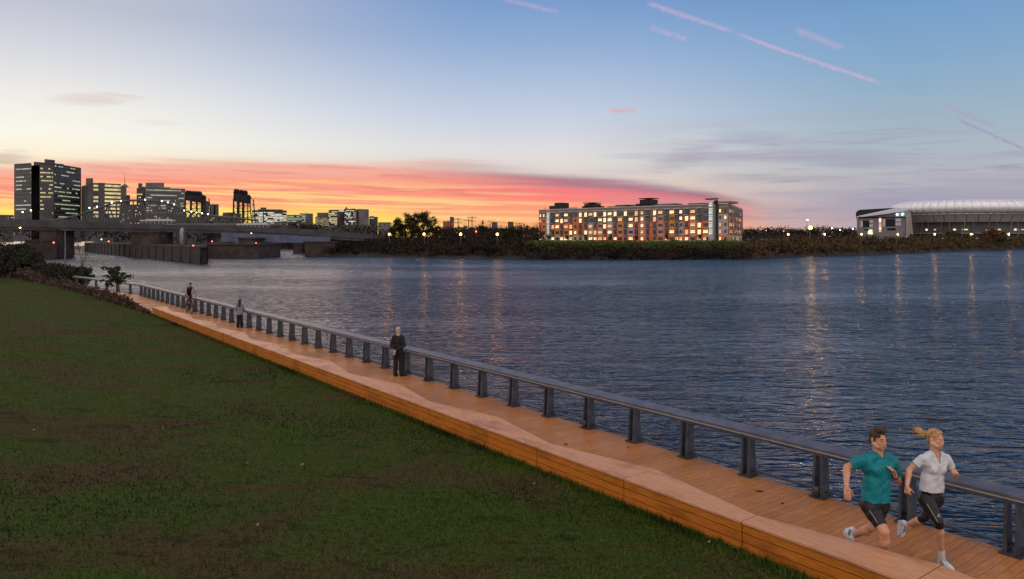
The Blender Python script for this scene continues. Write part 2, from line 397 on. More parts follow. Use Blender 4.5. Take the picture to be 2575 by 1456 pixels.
# ================================================================ promenade deck
def deck_mat():
    m_ = bpy.data.materials.new("deck_timber"); m_.use_nodes = True
    t_ = NT(m_.node_tree); bs = t_.n['Principled BSDF']; co = t_.coord('Object')
    sepn = t_.n.new('ShaderNodeSeparateXYZ'); t_.l.new(co, sepn.inputs[0])
    x = t_.m('DIVIDE', sepn.outputs[0], 0.145)
    row = t_.m('FLOOR', x); fr = t_.m('FRACT', x)
    wn = t_.n.new('ShaderNodeTexWhiteNoise'); wn.noise_dimensions = '1D'; t_.l.new(row, wn.inputs['W'])
    gr = t_.noise(t_.mapv(co, (9, 1.2, 1)), 3, 5, 0.6)
    st = t_.noise(co, 0.45, 4, 0.6)
    base = t_.mix(t_.rng(gr, 0.3, 0.7), (0.40, 0.150, 0.038, 1), (0.55, 0.235, 0.070, 1))
    base = t_.mix(t_.m('MULTIPLY', wn.outputs[0], 0.4), base, (0.30, 0.115, 0.04, 1))
    base = t_.mix(t_.m('MULTIPLY', t_.rng(st, 0.45, 0.70), 0.55), base, (0.25, 0.12, 0.06, 1))
    gap = t_.m('MAXIMUM', t_.rng(fr, 0.05, 0.02), t_.rng(fr, 0.95, 0.98))
    base = t_.mix(t_.m('MULTIPLY', gap, 0.5), base, (0.05, 0.02, 0.008, 1))
    t_.put(bs.inputs['Base Color'], base)
    t_.put(bs.inputs['Roughness'], t_.rng(st, 0.3, 0.7, 0.42, 0.6)); bs.inputs['Specular IOR Level'].default_value = 0.22
    t_.put(bs.inputs['Normal'], t_.bump(t_.m('SUBTRACT', t_.m('MULTIPLY', gr, 0.15), gap), 0.35, 0.01))
    return m_
dm = deck_mat()
def pathobj(mb, name, mt, parent=None):          # mesh given in (s, n, z) -> object whose own axes follow the promenade
    o_ = mb.build(name, mt, parent)
    if parent is None:
        o_.location = (B0.x, B0.y, 0); o_.rotation_euler = (0, 0, math.atan2(DS.y, DS.x))
    return o_
# local axes: x along s, y = to the left of travel (away from river), so river side is -y
mb = MB(); SD = [-25, 0, 20, 40, 52, 61, 66, 72, 80]
def deck_in(s): return 0.02 if s < 46 else 0.02+(s-46)*0.03 if s < 61 else 0.47-(s-61)*0.10
for a, b in zip(SD, SD[1:]):
    v8 = []
    for z in (-0.085, 0.0):
        v8 += [(a, -railn(a)-0.08, z), (b, -railn(b)-0.08, z), (b, -deck_in(b), z), (a, -deck_in(a), z)]
    fs = [(4, 5, 6, 7), (0, 1, 5, 4), (2, 3, 7, 6)]
    if a == -25: fs.append((3, 0, 4, 7))
    if b == 80: fs.append((1, 2, 6, 5))
    mb.add(v8, fs)
o = pathobj(mb, "boardwalk", dm); tag(o, "orange brown timber boardwalk with planks laid across", "path", kind='structure')
# ================================================================ long bench
def bench_mats():
    out_ = []
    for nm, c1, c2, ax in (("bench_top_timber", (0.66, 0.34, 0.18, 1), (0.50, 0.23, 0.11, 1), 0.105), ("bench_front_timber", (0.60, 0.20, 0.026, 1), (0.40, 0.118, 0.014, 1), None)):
        m_ = bpy.data.materials.new(nm); m_.use_nodes = True
        t_ = NT(m_.node_tree); bs = t_.n['Principled BSDF']; co = t_.coord('Object')
        gr = t_.noise(t_.mapv(co, (1.6, 14, 14)), 2.2, 5, 0.65)
        st = t_.noise(t_.mapv(co, (0.7, 1.4, 2.5)), 1.3, 5, 0.65)
        base = t_.mix(t_.rng(gr, 0.25, 0.75), c2, c1)
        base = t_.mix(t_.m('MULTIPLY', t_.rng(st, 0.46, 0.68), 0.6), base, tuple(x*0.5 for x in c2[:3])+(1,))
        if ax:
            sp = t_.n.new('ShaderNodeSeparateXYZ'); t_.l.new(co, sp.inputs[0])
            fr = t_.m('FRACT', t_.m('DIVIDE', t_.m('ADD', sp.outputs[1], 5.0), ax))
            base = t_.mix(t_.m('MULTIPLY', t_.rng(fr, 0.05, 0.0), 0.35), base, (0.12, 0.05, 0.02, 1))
        t_.put(bs.inputs['Base Color'], base)
        t_.put(bs.inputs['Roughness'], t_.rng(st, 0.3, 0.7, 0.45, 0.6)); bs.inputs['Specular IOR Level'].default_value = 0.22
        t_.put(bs.inputs['Normal'], t_.bump(gr, 0.15, 0.01))
        out_.append(m_)
    return out_
bt, bf = bench_mats()
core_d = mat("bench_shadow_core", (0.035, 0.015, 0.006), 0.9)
bench = thing("bench", "long low orange timber bench with zigzag inner edge between lawn and boardwalk", "bench", (B0.x, B0.y, 0), math.atan2(DS.y, DS.x))
# joints measured along the bench (module about 2.4 m)
js = [-2.4*4+2.31+0.02]
J0 = 2.31                                              # joint seen nearest the camera (narrow end of the zigzag)
joints = [J0+2.42*k for k in range(-4, 18)]
joints[-1] = 44.5
BZ = 0.43
for i, (a, b) in enumerate(zip(joints, joints[1:])):
    k0 = i-4
    wa, wb = (0.36, 0.80) if k0 % 2 == 0 else (0.80, 0.36)
    g = 0.009
    a_, b_ = a+g, b-g
    fr = MB()
    # three front boards with shadow gaps, then a recessed core, then the back
    hs_ = [(-0.10, 0.112), (0.126, 0.250), (0.264, 0.376)]
    for z0, z1 in hs_:
        fr.add([(a_, 0, z0), (b_, 0, z0), (b_, -0.03, z0), (a_, -0.03, z0), (a_, 0, z1), (b_, 0, z1), (b_, -0.03, z1), (a_, -0.03, z1)],
               [(0, 1, 2, 3), (7, 6, 5, 4), (4, 5, 1, 0), (5, 6, 2, 1), (6, 7, 3, 2), (7, 4, 0, 3)])
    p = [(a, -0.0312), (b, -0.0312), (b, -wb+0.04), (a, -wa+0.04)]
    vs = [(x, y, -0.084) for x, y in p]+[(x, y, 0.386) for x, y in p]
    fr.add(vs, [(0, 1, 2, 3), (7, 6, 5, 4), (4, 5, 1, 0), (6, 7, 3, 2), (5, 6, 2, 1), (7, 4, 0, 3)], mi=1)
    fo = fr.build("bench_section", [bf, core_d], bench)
    tp = MB()
    q = [(a_, 0.022), (b_, 0.022), (b_, -wb), (a_, -wa)]
    vs = [(x, y, 0.389) for x, y in q]+[(x, y, BZ) for x, y in q]
    tp.add(vs, [(0, 1, 2, 3), (7, 6, 5, 4), (4, 5, 1, 0), (6, 7, 3, 2), (5, 6, 2, 1), (7, 4, 0, 3)])
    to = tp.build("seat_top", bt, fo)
    bv = to.modifiers.new("bevel", 'BEVEL'); bv.width = 0.006; bv.segments = 2
# ================================================================ railing
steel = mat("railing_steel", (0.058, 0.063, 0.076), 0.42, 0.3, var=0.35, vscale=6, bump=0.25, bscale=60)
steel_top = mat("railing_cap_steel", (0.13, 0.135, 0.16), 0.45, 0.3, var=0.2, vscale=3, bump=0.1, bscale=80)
bright = mat("railing_glint_strip", (0.55, 0.55, 0.55), 0.35, 0.3, var=0.1)  # pale colour stands for a glint of light under the cap
rail = thing("railing", "grey steel railing with twin fin posts and a flat cap between boardwalk and river", "railing", (B0.x, B0.y, 0), math.atan2(DS.y, DS.x))
def post(s):
    n = -railn(s)
    pm = MB(); pl = MB()
    for k, off in enumerate((-0.074, 0.074)):
        th = 0.024
        # tapered fin: deep at the foot, slim under the cap
        pr = [(0.14, 0.03), (-0.10, 0.03), (-0.06, 0.815), (0.095, 0.815)]
        vs = [(s+off-th, n+y, z) for y, z in pr]+[(s+off+th, n+y, z) for y, z in pr]
        pm.add(vs, [(0, 1, 2, 3), (7, 6, 5, 4), (0, 4, 5, 1), (1, 5, 6, 2), (2, 6, 7, 3), (3, 7, 4, 0)])
    pm.box((s, n-0.02, 0.79), (0.10, 0.04, 0.05)); pm.box((s, n-0.03, 0.13), (0.10, 0.04, 0.05))
    po = pm.build("post", steel, rail)
    pl.box((s, n+0.01, 0.018), (0.29, 0.33, 0.028))
    for dx_ in (-0.1, 0.1):
        for dy_ in (-0.11, 0.13): pl.tube([(s+dx_, n+dy_, 0.032), (s+dx_, n+dy_, 0.052)], 0.012, 6)
    pl.build("base_plate", steel, po)
    return po
posts = [-0.15+1.49*k for k in range(-2, 42)]
posts += [63.5, 66.5, 69.5, 72.5, 75.5, 78.5]
for i, s in enumerate(posts):
    if s > 80: continue
    po = post(s)
    if i in (4, 8, 13):
        lm_ = MB(); lm_.tube([(s, -railn(s)+0.16, 0.03), (s, -railn(s)+0.16, 0.2), (s, -railn(s)+0.16, 0.21)], [0.045, 0.045, 0.03], 12)
        lm_.build("foot_light", steel, po)
cuts = [-6.0, -2.4, 0.6, 3.55, 6.5, 9.5, 12.5, 15.4]+[18.4+3*k for k in range(15)]+[61.0, 64, 67.5, 71, 75, 79.5]
cuts = [c_ for c_ in cuts if c_ <= 61]+[64, 67.5, 71, 75, 79.5]
for a, b in zip(cuts, cuts[1:]):
    na, nb = -railn(a), -railn(b)
    cp = MB(); g = 0.008
    # cap plate tilts towards the boardwalk, with a folded lip
    prof2 = [(0.15, 0.845), (0.155, 0.885), (-0.13, 0.935), (-0.14, 0.90), (-0.10, 0.875)]
    vs = [(a+g, na+y, z) for y, z in prof2]+[(b-g, nb+y, z) for y, z in prof2]
    k = len(prof2)
    fs = [(i, k+i, k+(i+1) % k, (i+1) % k) for i in range(k)]+[tuple(range(k)), tuple(range(2*k-1, k-1, -1))]
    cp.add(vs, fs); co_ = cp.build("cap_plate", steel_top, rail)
    jt = MB(); jt.add([(b-0.05, nb+0.156, 0.847), (b-0.05, nb+0.158, 0.8885), (b-0.05, nb-0.13, 0.939), (b+0.05, nb+0.156, 0.847), (b+0.05, nb+0.158, 0.8885), (b+0.05, nb-0.13, 0.939)],
                      [(0, 1, 4, 3), (1, 2, 5, 4)]); jt.build("joint_cover", steel_top, co_)
    hb = MB(); hb.bar((a, na+0.10, 0.778), (b, nb+0.10, 0.778), 0.045, 0.045); ur = hb.build("under_rail", steel, rail); hs = MB(); hs.bar((a, na+0.11, 0.817), (b, nb+0.11, 0.817), 0.03, 0.018); hs.build("glint_strip", bright, ur)  # dark under rail, with a pale strip added as the glint above it
    lb = MB(); lb.bar((a, na-0.02, 0.115), (b, nb-0.02, 0.115), 0.07, 0.035); lb.build("bottom_rail", steel, rail)
# ================================================================ city across the river
def emis(name, rgb, s):
    m_ = bpy.data.materials.new(name); m_.use_nodes = True
    t_ = NT(m_.node_tree); bs = t_.n['Principled BSDF']
    bs.inputs['Base Color'].default_value = (0.3, 0.3, 0.28, 1)
    nz = t_.noise(t_.mapv(t_.coord('Object'), (0.35, 0.35, 0.5)), 1.0, 2, 0.5)
    bs.inputs['Emission Color'].default_value = (*rgb, 1)
    t_.put(bs.inputs['Emission Strength'], t_.m('MULTIPLY', t_.rng(nz, 0.3, 0.7, 0.55, 1.25), s))
    if s < 35: m_.cycles.emission_sampling = 'NONE'
    return m_
conc = mat("dark_concrete", (0.085, 0.078, 0.078), 0.85, var=0.3, vscale=0.06)
conc2 = mat("grey_concrete", (0.125, 0.118, 0.118), 0.85, var=0.25, vscale=0.08)
pale = mat("pale_concrete", (0.17, 0.16, 0.165), 0.85, var=0.2, vscale=0.08)
darkc = mat("black_steel", (0.010, 0.010, 0.012), 0.8, var=0.4, vscale=0.3)
glassd = mat("dark_window_glass", (0.02, 0.025, 0.03), 0.15, var=0.3, vscale=0.2)
sunset_red = mat("sunset_red_wall", (0.42, 0.12, 0.06), 0.6, var=0.3, vscale=0.15)  # sunset glow on the slab is put into this red wall colour
lit_y = emis("lit_window_yellow", (1.0, 0.80, 0.30), 0.85)
lit_g = emis("lit_window_green_white", (0.80, 1.0, 0.62), 0.6)
lit_w = emis("lit_window_white", (1.0, 0.95, 0.75), 1.1)
def P2(u, Y): return ((u-CU)*Y/F, Y)
def zat(v, Y): return HC-(v-HV)*Y/F
class Block:
    """one far building: prism on a plan of photograph columns and distances, with rows of windows on its visible faces"""
    def __init__(s, name, label, cat, front, z1, m, depth=30, z0=2.0, group=None):
        s.pts = [Vector(P2(*f)) for f in front]
        c0 = sum(s.pts, Vector((0, 0)))/len(s.pts)
        s.root = thing(name, label, cat, (c0.x, c0.y, z0), 0, group); s.c = Vector((c0.x, c0.y, z0))
        s.z0, s.z1, s.m = z0, z1, m
        d = c0.normalized()*depth
        poly = s.pts+[s.pts[-1]+d, s.pts[0]+d]
        mb = MB(); mb.prism([(p.x-c0.x, p.y-c0.y) for p in poly], 0, z1-z0)
        # parapet lip
        mb.prism([(p.x-c0.x, p.y-c0.y) for p in [q*0.9995 for q in s.pts]+[s.pts[-1]*1.004, s.pts[0]*1.004]], z1-z0, z1-z0+0.6)
        mb.build("wall", m, s.root)
    def top(s, front, z1, z0=None, depth=14, name="roof_plant_room", m=None):
        pts = [Vector(P2(*f)) for f in front]; d = pts[0].normalized()*depth
        mb = MB(); mb.prism([(p.x-s.c.x, p.y-s.c.y) for p in pts+[pts[-1]+d, pts[0]+d]], (s.z1 if z0 is None else z0)-s.z0, z1-s.z0)
        return mb.build(name, m or s.m, s.root)
    def rows(s, i, zs, h, cells, prob, m, f0=0.04, f1=0.96, run=0.75, fill=0.72, dark=True):
        a, b = s.pts[i], s.pts[i+1]; e = b-a; nrm = Vector((e.y, -e.x)).normalized()
        if nrm.dot(a) > 0: nrm = -nrm
        for z in zs:
            mb = MB(); on = rnd.random() < prob
            if not dark or fill < 0.6:
                p, q = a+e*f0+nrm*0.06-Vector((s.c.x, s.c.y)), a+e*f1+nrm*0.06-Vector((s.c.x, s.c.y)); mb.add([(p.x, p.y, z-s.z0), (q.x, q.y, z-s.z0), (q.x, q.y, z+h-s.z0), (p.x, p.y, z+h-s.z0)], [(0, 1, 2, 3)], 1)
            for k in range(cells):
                if rnd.random() > run: on = rnd.random() < prob
                t0 = f0+(f1-f0)*(k+0.5-fill/2)/cells; t1 = f0+(f1-f0)*(k+0.5+fill/2)/cells
                if not on and not dark: continue
                p, q = a+e*t0+nrm*0.12, a+e*t1+nrm*0.12
                p, q = (p.x-s.c.x, p.y-s.c.y), (q.x-s.c.x, q.y-s.c.y)
                mb.add([(*p, z-s.z0), (*q, z-s.z0), (*q, z+h-s.z0), (*p, z+h-s.z0)], [(0, 1, 2, 3)], 0 if on else 1)
            if mb.f: mb.build("window_row", [m, glassd], s.root)
        return s
    def vrows(s, i, vs, Yref, hpx, *a, **k): return s.rows(i, [zat(v, Yref) for v in vs], hpx*Yref/F, *a, **k)
SK = "office and apartment blocks on the skyline"
b = Block("office_tower", "tallest dark office tower at the left end with lit window rows and a recessed slot", "office tower",
          [(35.5,617),(79,608),(79.3,640),(99.2,640),(99.5,607),(135,612),(204,651)], zat(412.7,612), conc, 40, group=SK)
b.top([(85,620),(160,640)], zat(406.5,620), depth=20); b.top([(112,622),(138,630)], zat(400,622), depth=14)
b.top([(190,650),(200,656)], zat(421,650), depth=8)
vs = [426.5+10.1*k for k in range(12)]
b.vrows(0, vs[:11], 612, 3.0, 22, 0.72, lit_g, 0.1, 0.98, 0.8, 0.6, False)
b.vrows(4, vs, 612, 3.2, 14, 0.55, lit_y, 0.05, 0.95, 0.7, 0.6, False)
b.vrows(5, [424+10.3*k for k in range(13)], 632, 2.8, 40, 0.36, lit_g, 0.02, 0.95, 0.84, 0.6, False)
b = Block("office_block", "dark office block with bright yellow window rows right of the tallest tower", "office block", [(204.5,640),(234.5,600),(262,604),(304,612)], zat(463,605), conc, 30, group=SK)
b.top([(216,625),(234,622)], zat(447.7,622)); b.top([(247,606),(264,608)], zat(459.5,606), depth=8)
vs = [470+9.55*k for k in range(9)]
b.vrows(1, vs, 602, 5, 9, 0.85, lit_y, 0.02, 0.45, 0.9); b.vrows(2, vs, 608, 5, 16, 0.93, lit_y, 0.03, 0.98, 0.93)
b = Block("steeple_tower", "narrow dark tower with a pointed steeple roof behind the yellow lit block", "tower", [(302.5,690),(318,690)], zat(470,690), conc2, 10, group=SK)
mb = MB(); x0, x1 = P2(302.5,690)[0]-b.c.x, P2(318,690)[0]-b.c.x; za, zb = zat(470,690)-b.z0, zat(460.5,690)-b.z0
y0 = 690-b.c.y
mb.add([(x0,y0,za),(x1,y0,za),(x1,y0+5,za),(x0,y0+5,za),((x0+x1)/2,y0+2.5,zb)], [(0,1,4),(1,2,4),(2,3,4),(3,0,4),(3,2,1,0)])
mb.tube([((x0+x1)/2,y0+2.5,zb-1),((x0+x1)/2,y0+2.5,zb+9)], [0.25,0.1], 6); mb.build("steeple_roof", conc2, b.root)
Block("low_office", "low grey flat block beside the steeple tower", "building", [(318,700),(327,700)], zat(492,700), conc2, 20, group=SK)
b = Block("stepped_office", "wide stepped office building with pale green lit rows behind the arched truss", "office block", [(366,600),(466,615)], zat(474.5,605), conc2, 30, group=SK)
b.top([(366,604),(388,605),(412.6,606)], zat(459.5,605), depth=22, name="upper_storey"); b.top([(412.7,607),(428,609)], zat(471,608), depth=18, name="upper_storey")
b.vrows(0, [479.5+6.45*k for k in range(9)], 606, 2.4, 40, 0.55, lit_g, 0.02, 0.97, 0.85, 0.55, False)
b = Block("slim_tower", "slim stepped dark tower left of the stepped office building", "tower", [(343.6,640),(366,640)], zat(475,640), conc, 20, group=SK)
b.top([(347.5,644),(358,644)], zat(461,644), depth=10, name="upper_storey"); b.top([(358.2,646),(365.6,646)], zat(469.5,646), depth=8, name="upper_storey")
b.vrows(0, [490+8*k for k in range(6)], 640, 3, 6, 0.3, lit_y, run=0.5)
b = Block("apartment_tower", "dark slab tower behind the left lift bridge tower", "tower", [(505,640),(517,630),(526,640)], zat(507.5,635), conc, 20, group=SK)
b.vrows(1, [513+5*k for k in range(6)], 635, 2, 5, 0.2, lit_y)
b = Block("twin_slab", "pair of small striped slab blocks near the yellow horizon glow", "apartment block", [(526.5,680),(538,672),(538.4,690),(541,690),(541.3,672),(550,680)], zat(515,675), conc2, 18, group=SK)
b.vrows(0, [519+3.4*k for k in range(6)], 676, 1.4, 1, 1.0, pale, 0.02, 0.98, 1, 1.0)
b = Block("wide_office", "wide office block with nine white lit window rows right of the lift bridge tower", "office block", [(634,600),(662,590),(721,605)], zat(530,595), conc, 30, group=SK)
b.top([(649,604),(711,610)], zat(526,604), depth=20, name="upper_storey"); b.top([(655,606),(670,607)], zat(521.7,606), depth=10)
vs = [536+3.75*k for k in range(8)]
b.vrows(0, vs, 595, 1.9, 13, 0.8, lit_w, 0.06, 0.97, 0.6); b.vrows(1, vs, 598, 1.9, 24, 0.8, lit_w, 0.02, 0.98, 0.6)
b = Block("stepped_slab", "pale stepped slab with a blank gable and a few lit rows", "apartment block", [(721.5,640),(753,635)], zat(542.5,638), conc2, 24, group=SK)
b.vrows(0, [545.5+4*k for k in range(5)], 638, 1.7, 14, 0.75, lit_g, 0.02, 0.98, 0.8)
b.top([(726,642),(730,642)], zat(540,642), depth=8); b.top([(735.5,642),(745,642)], zat(540.3,642), depth=8)
b = Block("gable_block", "grey block with a broad blank wall beside the stepped slab", "apartment block", [(753.2,630),(769,626),(787,634)], zat(538.5,630), pale, 22, group=SK)
b.vrows(0, [541.5+4*k for k in range(5)], 628, 1.7, 8, 0.8, lit_g, 0.05, 0.95, 0.8)
b.top([(768,632),(773,632)], zat(537,632), depth=5)
b = Block("dotted_office", "stepped office block dotted with small yellow windows", "office block", [(793,630),(828,628)], zat(546.5,629), conc2, 22, group=SK)
b.top([(797.5,633),(826,633)], zat(534.8,633), depth=16, name="upper_storey")
b.vrows(0, [549+3.1*k for k in range(7)], 629, 1.2, 20, 0.85, lit_y, 0.03, 0.97, 0.4, 0.5)
b = Block("glass_office", "tall office with yellow lit lower left corner and white penthouse windows", "office block", [(826.5,618),(850,612),(866,618)], zat(529.3,615), conc2, 20, group=SK)
b.vrows(0, [534+3.9*k for k in range(9)], 615, 2.2, 12, 0.55, lit_y, 0.05, 0.9, 0.8); b.vrows(1, [531.5], 615, 3, 5, 0.9, lit_w, 0.05, 0.95)
b = Block("speckled_tower", "dark tower speckled with white lights and a small roof spire", "tower", [(865.5,606),(895,606)], zat(527,606), conc, 20, group=SK)
b.top([(884,610),(892,610)], zat(524.5,610), depth=8)
mb = MB(); p = P2(871,610); mb.tube([(p[0]-b.c.x,p[1]-b.c.y,zat(527,606)-b.z0),(p[0]-b.c.x,p[1]-b.c.y,zat(523.5,606)-b.z0),(p[0]-b.c.x,p[1]-b.c.y,zat(519.5,606)-b.z0)],[1.3,0.9,0.15],8); mb.build("spire", conc, b.root)
b.vrows(0, [530+3.4*k for k in range(12)], 606, 1.5, 16, 0.42, lit_w, 0.05, 0.95, 0.5, 0.8)
b = Block("blank_tower", "pale tower with a blank windowless front right of the speckled tower", "tower", [(895.3,612),(904,606),(927.5,612)], zat(527.7,609), pale, 22, group=SK)
b.vrows(1, [533+2.4*k for k in range(6)], 609, 0.9, 1, 1.0, conc, 0.55, 0.97, 1, 1.0)
b = Block("dark_block", "small dark block at the right end of the skyline cluster", "building", [(928,640),(950,640)], zat(547,640), conc, 20, group=SK)
b.top([(930,643),(940,643)], zat(543.5,643), depth=8); b.vrows(0, [549.5], 640, 1.5, 8, 0.8, lit_w, 0.02, 0.55)
Block("low_shed", "long low pale roof left of the big dark tree", "building", [(951,500),(983,500)], zat(561,500), pale, 16, group=SK)
b = Block("sunset_lit_slab", "small red slab block glowing in the sunset behind the utility poles", "apartment block", [(1114,620),(1131,612),(1141.5,625)], zat(558,616), sunset_red, 18, group=SK)
b.top([(1124,622),(1136,622)], zat(556,622), depth=6); b.vrows(0, [562+3.3*k for k in range(5)], 615, 1.2, 1, 1.0, conc2, 0.03, 0.97, 1, 1)
b.vrows(1, [559+0.1], 615, 14, 1, 1.0, conc2, 0.02, 0.98, 1, 1)  # grey sheet stands for the dark side, away from the sunset glow
for u0, u1, v0, lb in ((1237,1251,560.3,"left of two small grey boxy towers beyond the bare trees"),(1277,1291,559.5,"right of two small grey boxy towers beyond the bare trees")):
    b = Block("grey_tower", lb, "tower", [(u0,560),(u1,560)], zat(v0,560), conc2, 12, group=SK)
    b.vrows(0, [v0+3+3*k for k in range(4)], 560, 1.3, 4, 0.05, lit_y); b.top([(u0+1,562),(u1-1,562)], zat(v0-0.9,562), depth=5)
# low dark town blocks filling the space under the skyline
LOWB = [(-40,35,543,480),(140,205,556,470),(300,366,517,520),(366,470,540,470),(470,520,548,470),(520,600,545,480),(560,592,537,500),(586,606,540,470),(690,760,560,460),(745,760,556,450),(760,800,567,470),(850,950,568,480)]
LOWL = ["dark road embankment block at the left edge below the tallest tower","low dark block between the tallest tower and the bridge","grey block under the left half of the arched truss","long dark block under the stepped office building","dark low building at the foot of the left lift tower","dark low roof between the two lift bridge towers","small dark house with a rounded roof left of the right lift tower","dark building around the feet of the right lift tower","dark low hall in front of the wide lit office block","little dark box in front of the stepped slab","flat dark roof between the two groups of towers","low dark hall under the speckled tower"]
for (u0,u1,v0,Y),lb in zip(LOWB, LOWL):
    b = Block("low_building", lb, "building", [(u0,Y),((u0+u1)/2,Y-5),(u1,Y)], zat(v0,Y), conc, 15, group="low dark buildings under the skyline")
    for i in (0, 1): b.vrows(i, [v0+5+4.5*k for k in range(int((566-v0)/4.5))], Y, 1.6, 12, 0.10, rnd.choice([lit_y,lit_w]), run=0.3, fill=0.5)
    b.top([(u0+(u1-u0)*0.3,Y+3),(u0+(u1-u0)*0.5,Y+3)], zat(v0-2,Y), depth=5)
# ---------------------------------------------------------------- lift bridge towers
def lift_tower(name, label, u0, u1, vtop, vtop2, vmid, vbase, Y):
    k = Y/F; w_ = (u1-u0)*k; c0 = P2((u0+u1)/2, Y)
    r_ = thing(name, label, "lift tower", (c0[0], c0[1], 2.2)); z = lambda v: zat(v, Y)-2.2
    hm = MB(); d = w_*0.30
    x = lambda f: -w_/2+w_*f
    vs = []
    prof_ = [(0.02, z(vtop)), (0.28, z(vtop+1.5)), (0.45, z(vtop2-3)), (0.70, z(vtop2)), (0.80, z(vtop2+3)), (0.80, z(vmid-1)), (0.66, z(vmid)), (0.25, z(vmid-4)), (0.02, z(vmid-6))]
    n = len(prof_)
    for yy in (-d, d): vs += [(x(f), yy, zz) for f, zz in prof_]
    hm.add(vs, [tuple(range(n)), tuple(range(2*n-1, n-1, -1))]+[(i, n+i, n+(i+1) % n, (i+1) % n) for i in range(n)])
    hm.build("machinery_house", darkc, r_)
    sh = MB()
    for f in (0.10, 0.22, 0.40, 0.55, 0.68): sh.sphere((x(f), -d*0.5, z(vtop+(vtop2-vtop)*f)+0.4), (w_*0.07, d*0.9, 1.6))
    sh.build("sheave_wheel", darkc, r_)
    for sy in (-d, d):
        for f0, f1 in ((0.04, 0.02), (0.34, 0.32), (0.62, 0.62), (0.94, 1.06)):
            lg = MB(); a, b_ = (x(f0), sy, z(vmid-12)), (x(f1), sy, z(vbase)); lg.bar(a, b_, 0.8 if f0 < 0.5 else 0.55); lg.build("leg", darkc, r_)
    nl = 4
    for sy in (-d, d):
        br = MB()
        for i in range(nl):
            v0, v1 = vmid-10+(vbase-vmid+10)*i/nl, vmid-10+(vbase-vmid+10)*(i+1)/nl
            for fa, fb in ((0.04, 0.34), (0.34, 0.62), (0.62, 0.97)):
                br.bar((x(fa), sy, z(v1)), (x(fb), sy, z(v1)), 0.25)
                br.bar((x(fa), sy, z(v0)), (x(fb), sy, z(v1)), 0.22)
        br.build('lattice_bracing', darkc, r_)
    br = MB()
    br.bar((x(0.8), 0, z(vtop2+3)), (x(0.95), 0, z(vmid-12)), 0.5); br.bar((x(0.8), -d, z(vtop2+4)), (x(1.0), -d, z(vtop2+5)), 0.8)
    br.build("top_strut", darkc, r_)
    st = MB()
    for f in (0.5, 0.66): st.tube([(x(f), 0, z(vtop2)), (x(f), 0, z(vtop2-6))], [0.15, 0.06], 5)
    st.build("mast", darkc, r_)
    return r_
lift_tower("lift_bridge_tower", "tall black lattice lift bridge tower standing before the yellow glow", 591, 635, 482, 489, 512, 562, 480)
lift_tower("lift_bridge_tower", "shorter black lift bridge tower right of the stepped office building", 471, 522, 486, 489.5, 510, 548, 520)
# ---------------------------------------------------------------- arched truss bridge with lamps on its chord
tb = thing("truss_bridge", "long dark truss bridge with an arched top chord carrying a string of lamps", "bridge", (*P2(390,330), 4))
tc = [(120,556),(170,548),(205,539),(225,531),(244,526),(281,512),(304,507),(330,504),(365,503.5),(407,507),(422,510.5),(438,515.5),(463,530.5),(481,533.5),(494,536),(508,538),(523,540),(560,546),(600,548),(650,556)]
TB = Vector((*P2(390,330), 4))
def tp_(u, v, Y=330): return Vector(P(u, v, Y))-TB
for side, YY in (("near", 330), ("far", 340)):
    m1 = MB(); m1.tube([tp_(u, v, YY) for u, v in tc], 0.5, 6); m1.build("top_chord", conc, tb)
    m2 = MB(); m2.tube([tp_(u, 566, YY) for u in (80, 390, 700)], 0.9, 6); m2.build("bottom_chord", conc, tb)
    m3 = MB()
    def tv(u):
        for (a, va), (b_, vb) in zip(tc, tc[1:]):
            if a <= u <= b_: return va+(vb-va)*(u-a)/(b_-a)
        return 556
    uu = list(range(125, 650, 21))
    for i, (a, b_) in enumerate(zip(uu, uu[1:])):
        m3.bar(tp_(a, tv(a), YY), tp_(a, 566, YY), 0.4)
        m3.bar(tp_(a, tv(a), YY), tp_(b_, 566, YY), 0.4) if i % 2 else m3.bar(tp_(a, 566, YY), tp_(b_, tv(b_), YY), 0.4)
    m3.build("web_members", conc, tb)
pr_ = MB(); pr_.box(tp_(390, 567.5, 336), (118, 9, 1.2)); pr_.build("road_deck", conc, tb)
for u in (150, 390, 620):
    p_ = MB(); q = tp_(u, 575, 335); p_.box((q.x, q.y, -2.4), (7, 8, 7.4)); p_.build("pier", conc2, tb)
lamp_teal = emis("lamp_teal_white", (0.65, 1.0, 0.92), 10)
for u, v in ((225,522.5),(244,519.5),(281,509.5),(304,505),(365,502),(407,505.8),(422,509),(438,514),(463,529.5),(481,532),(494,534.5),(508,536.3),(523,538.4)):
    l_ = MB(); l_.sphere(tp_(u, v, 329.4), 0.26, 8, 5); l_.build("chord_lamp", lamp_teal, tb)
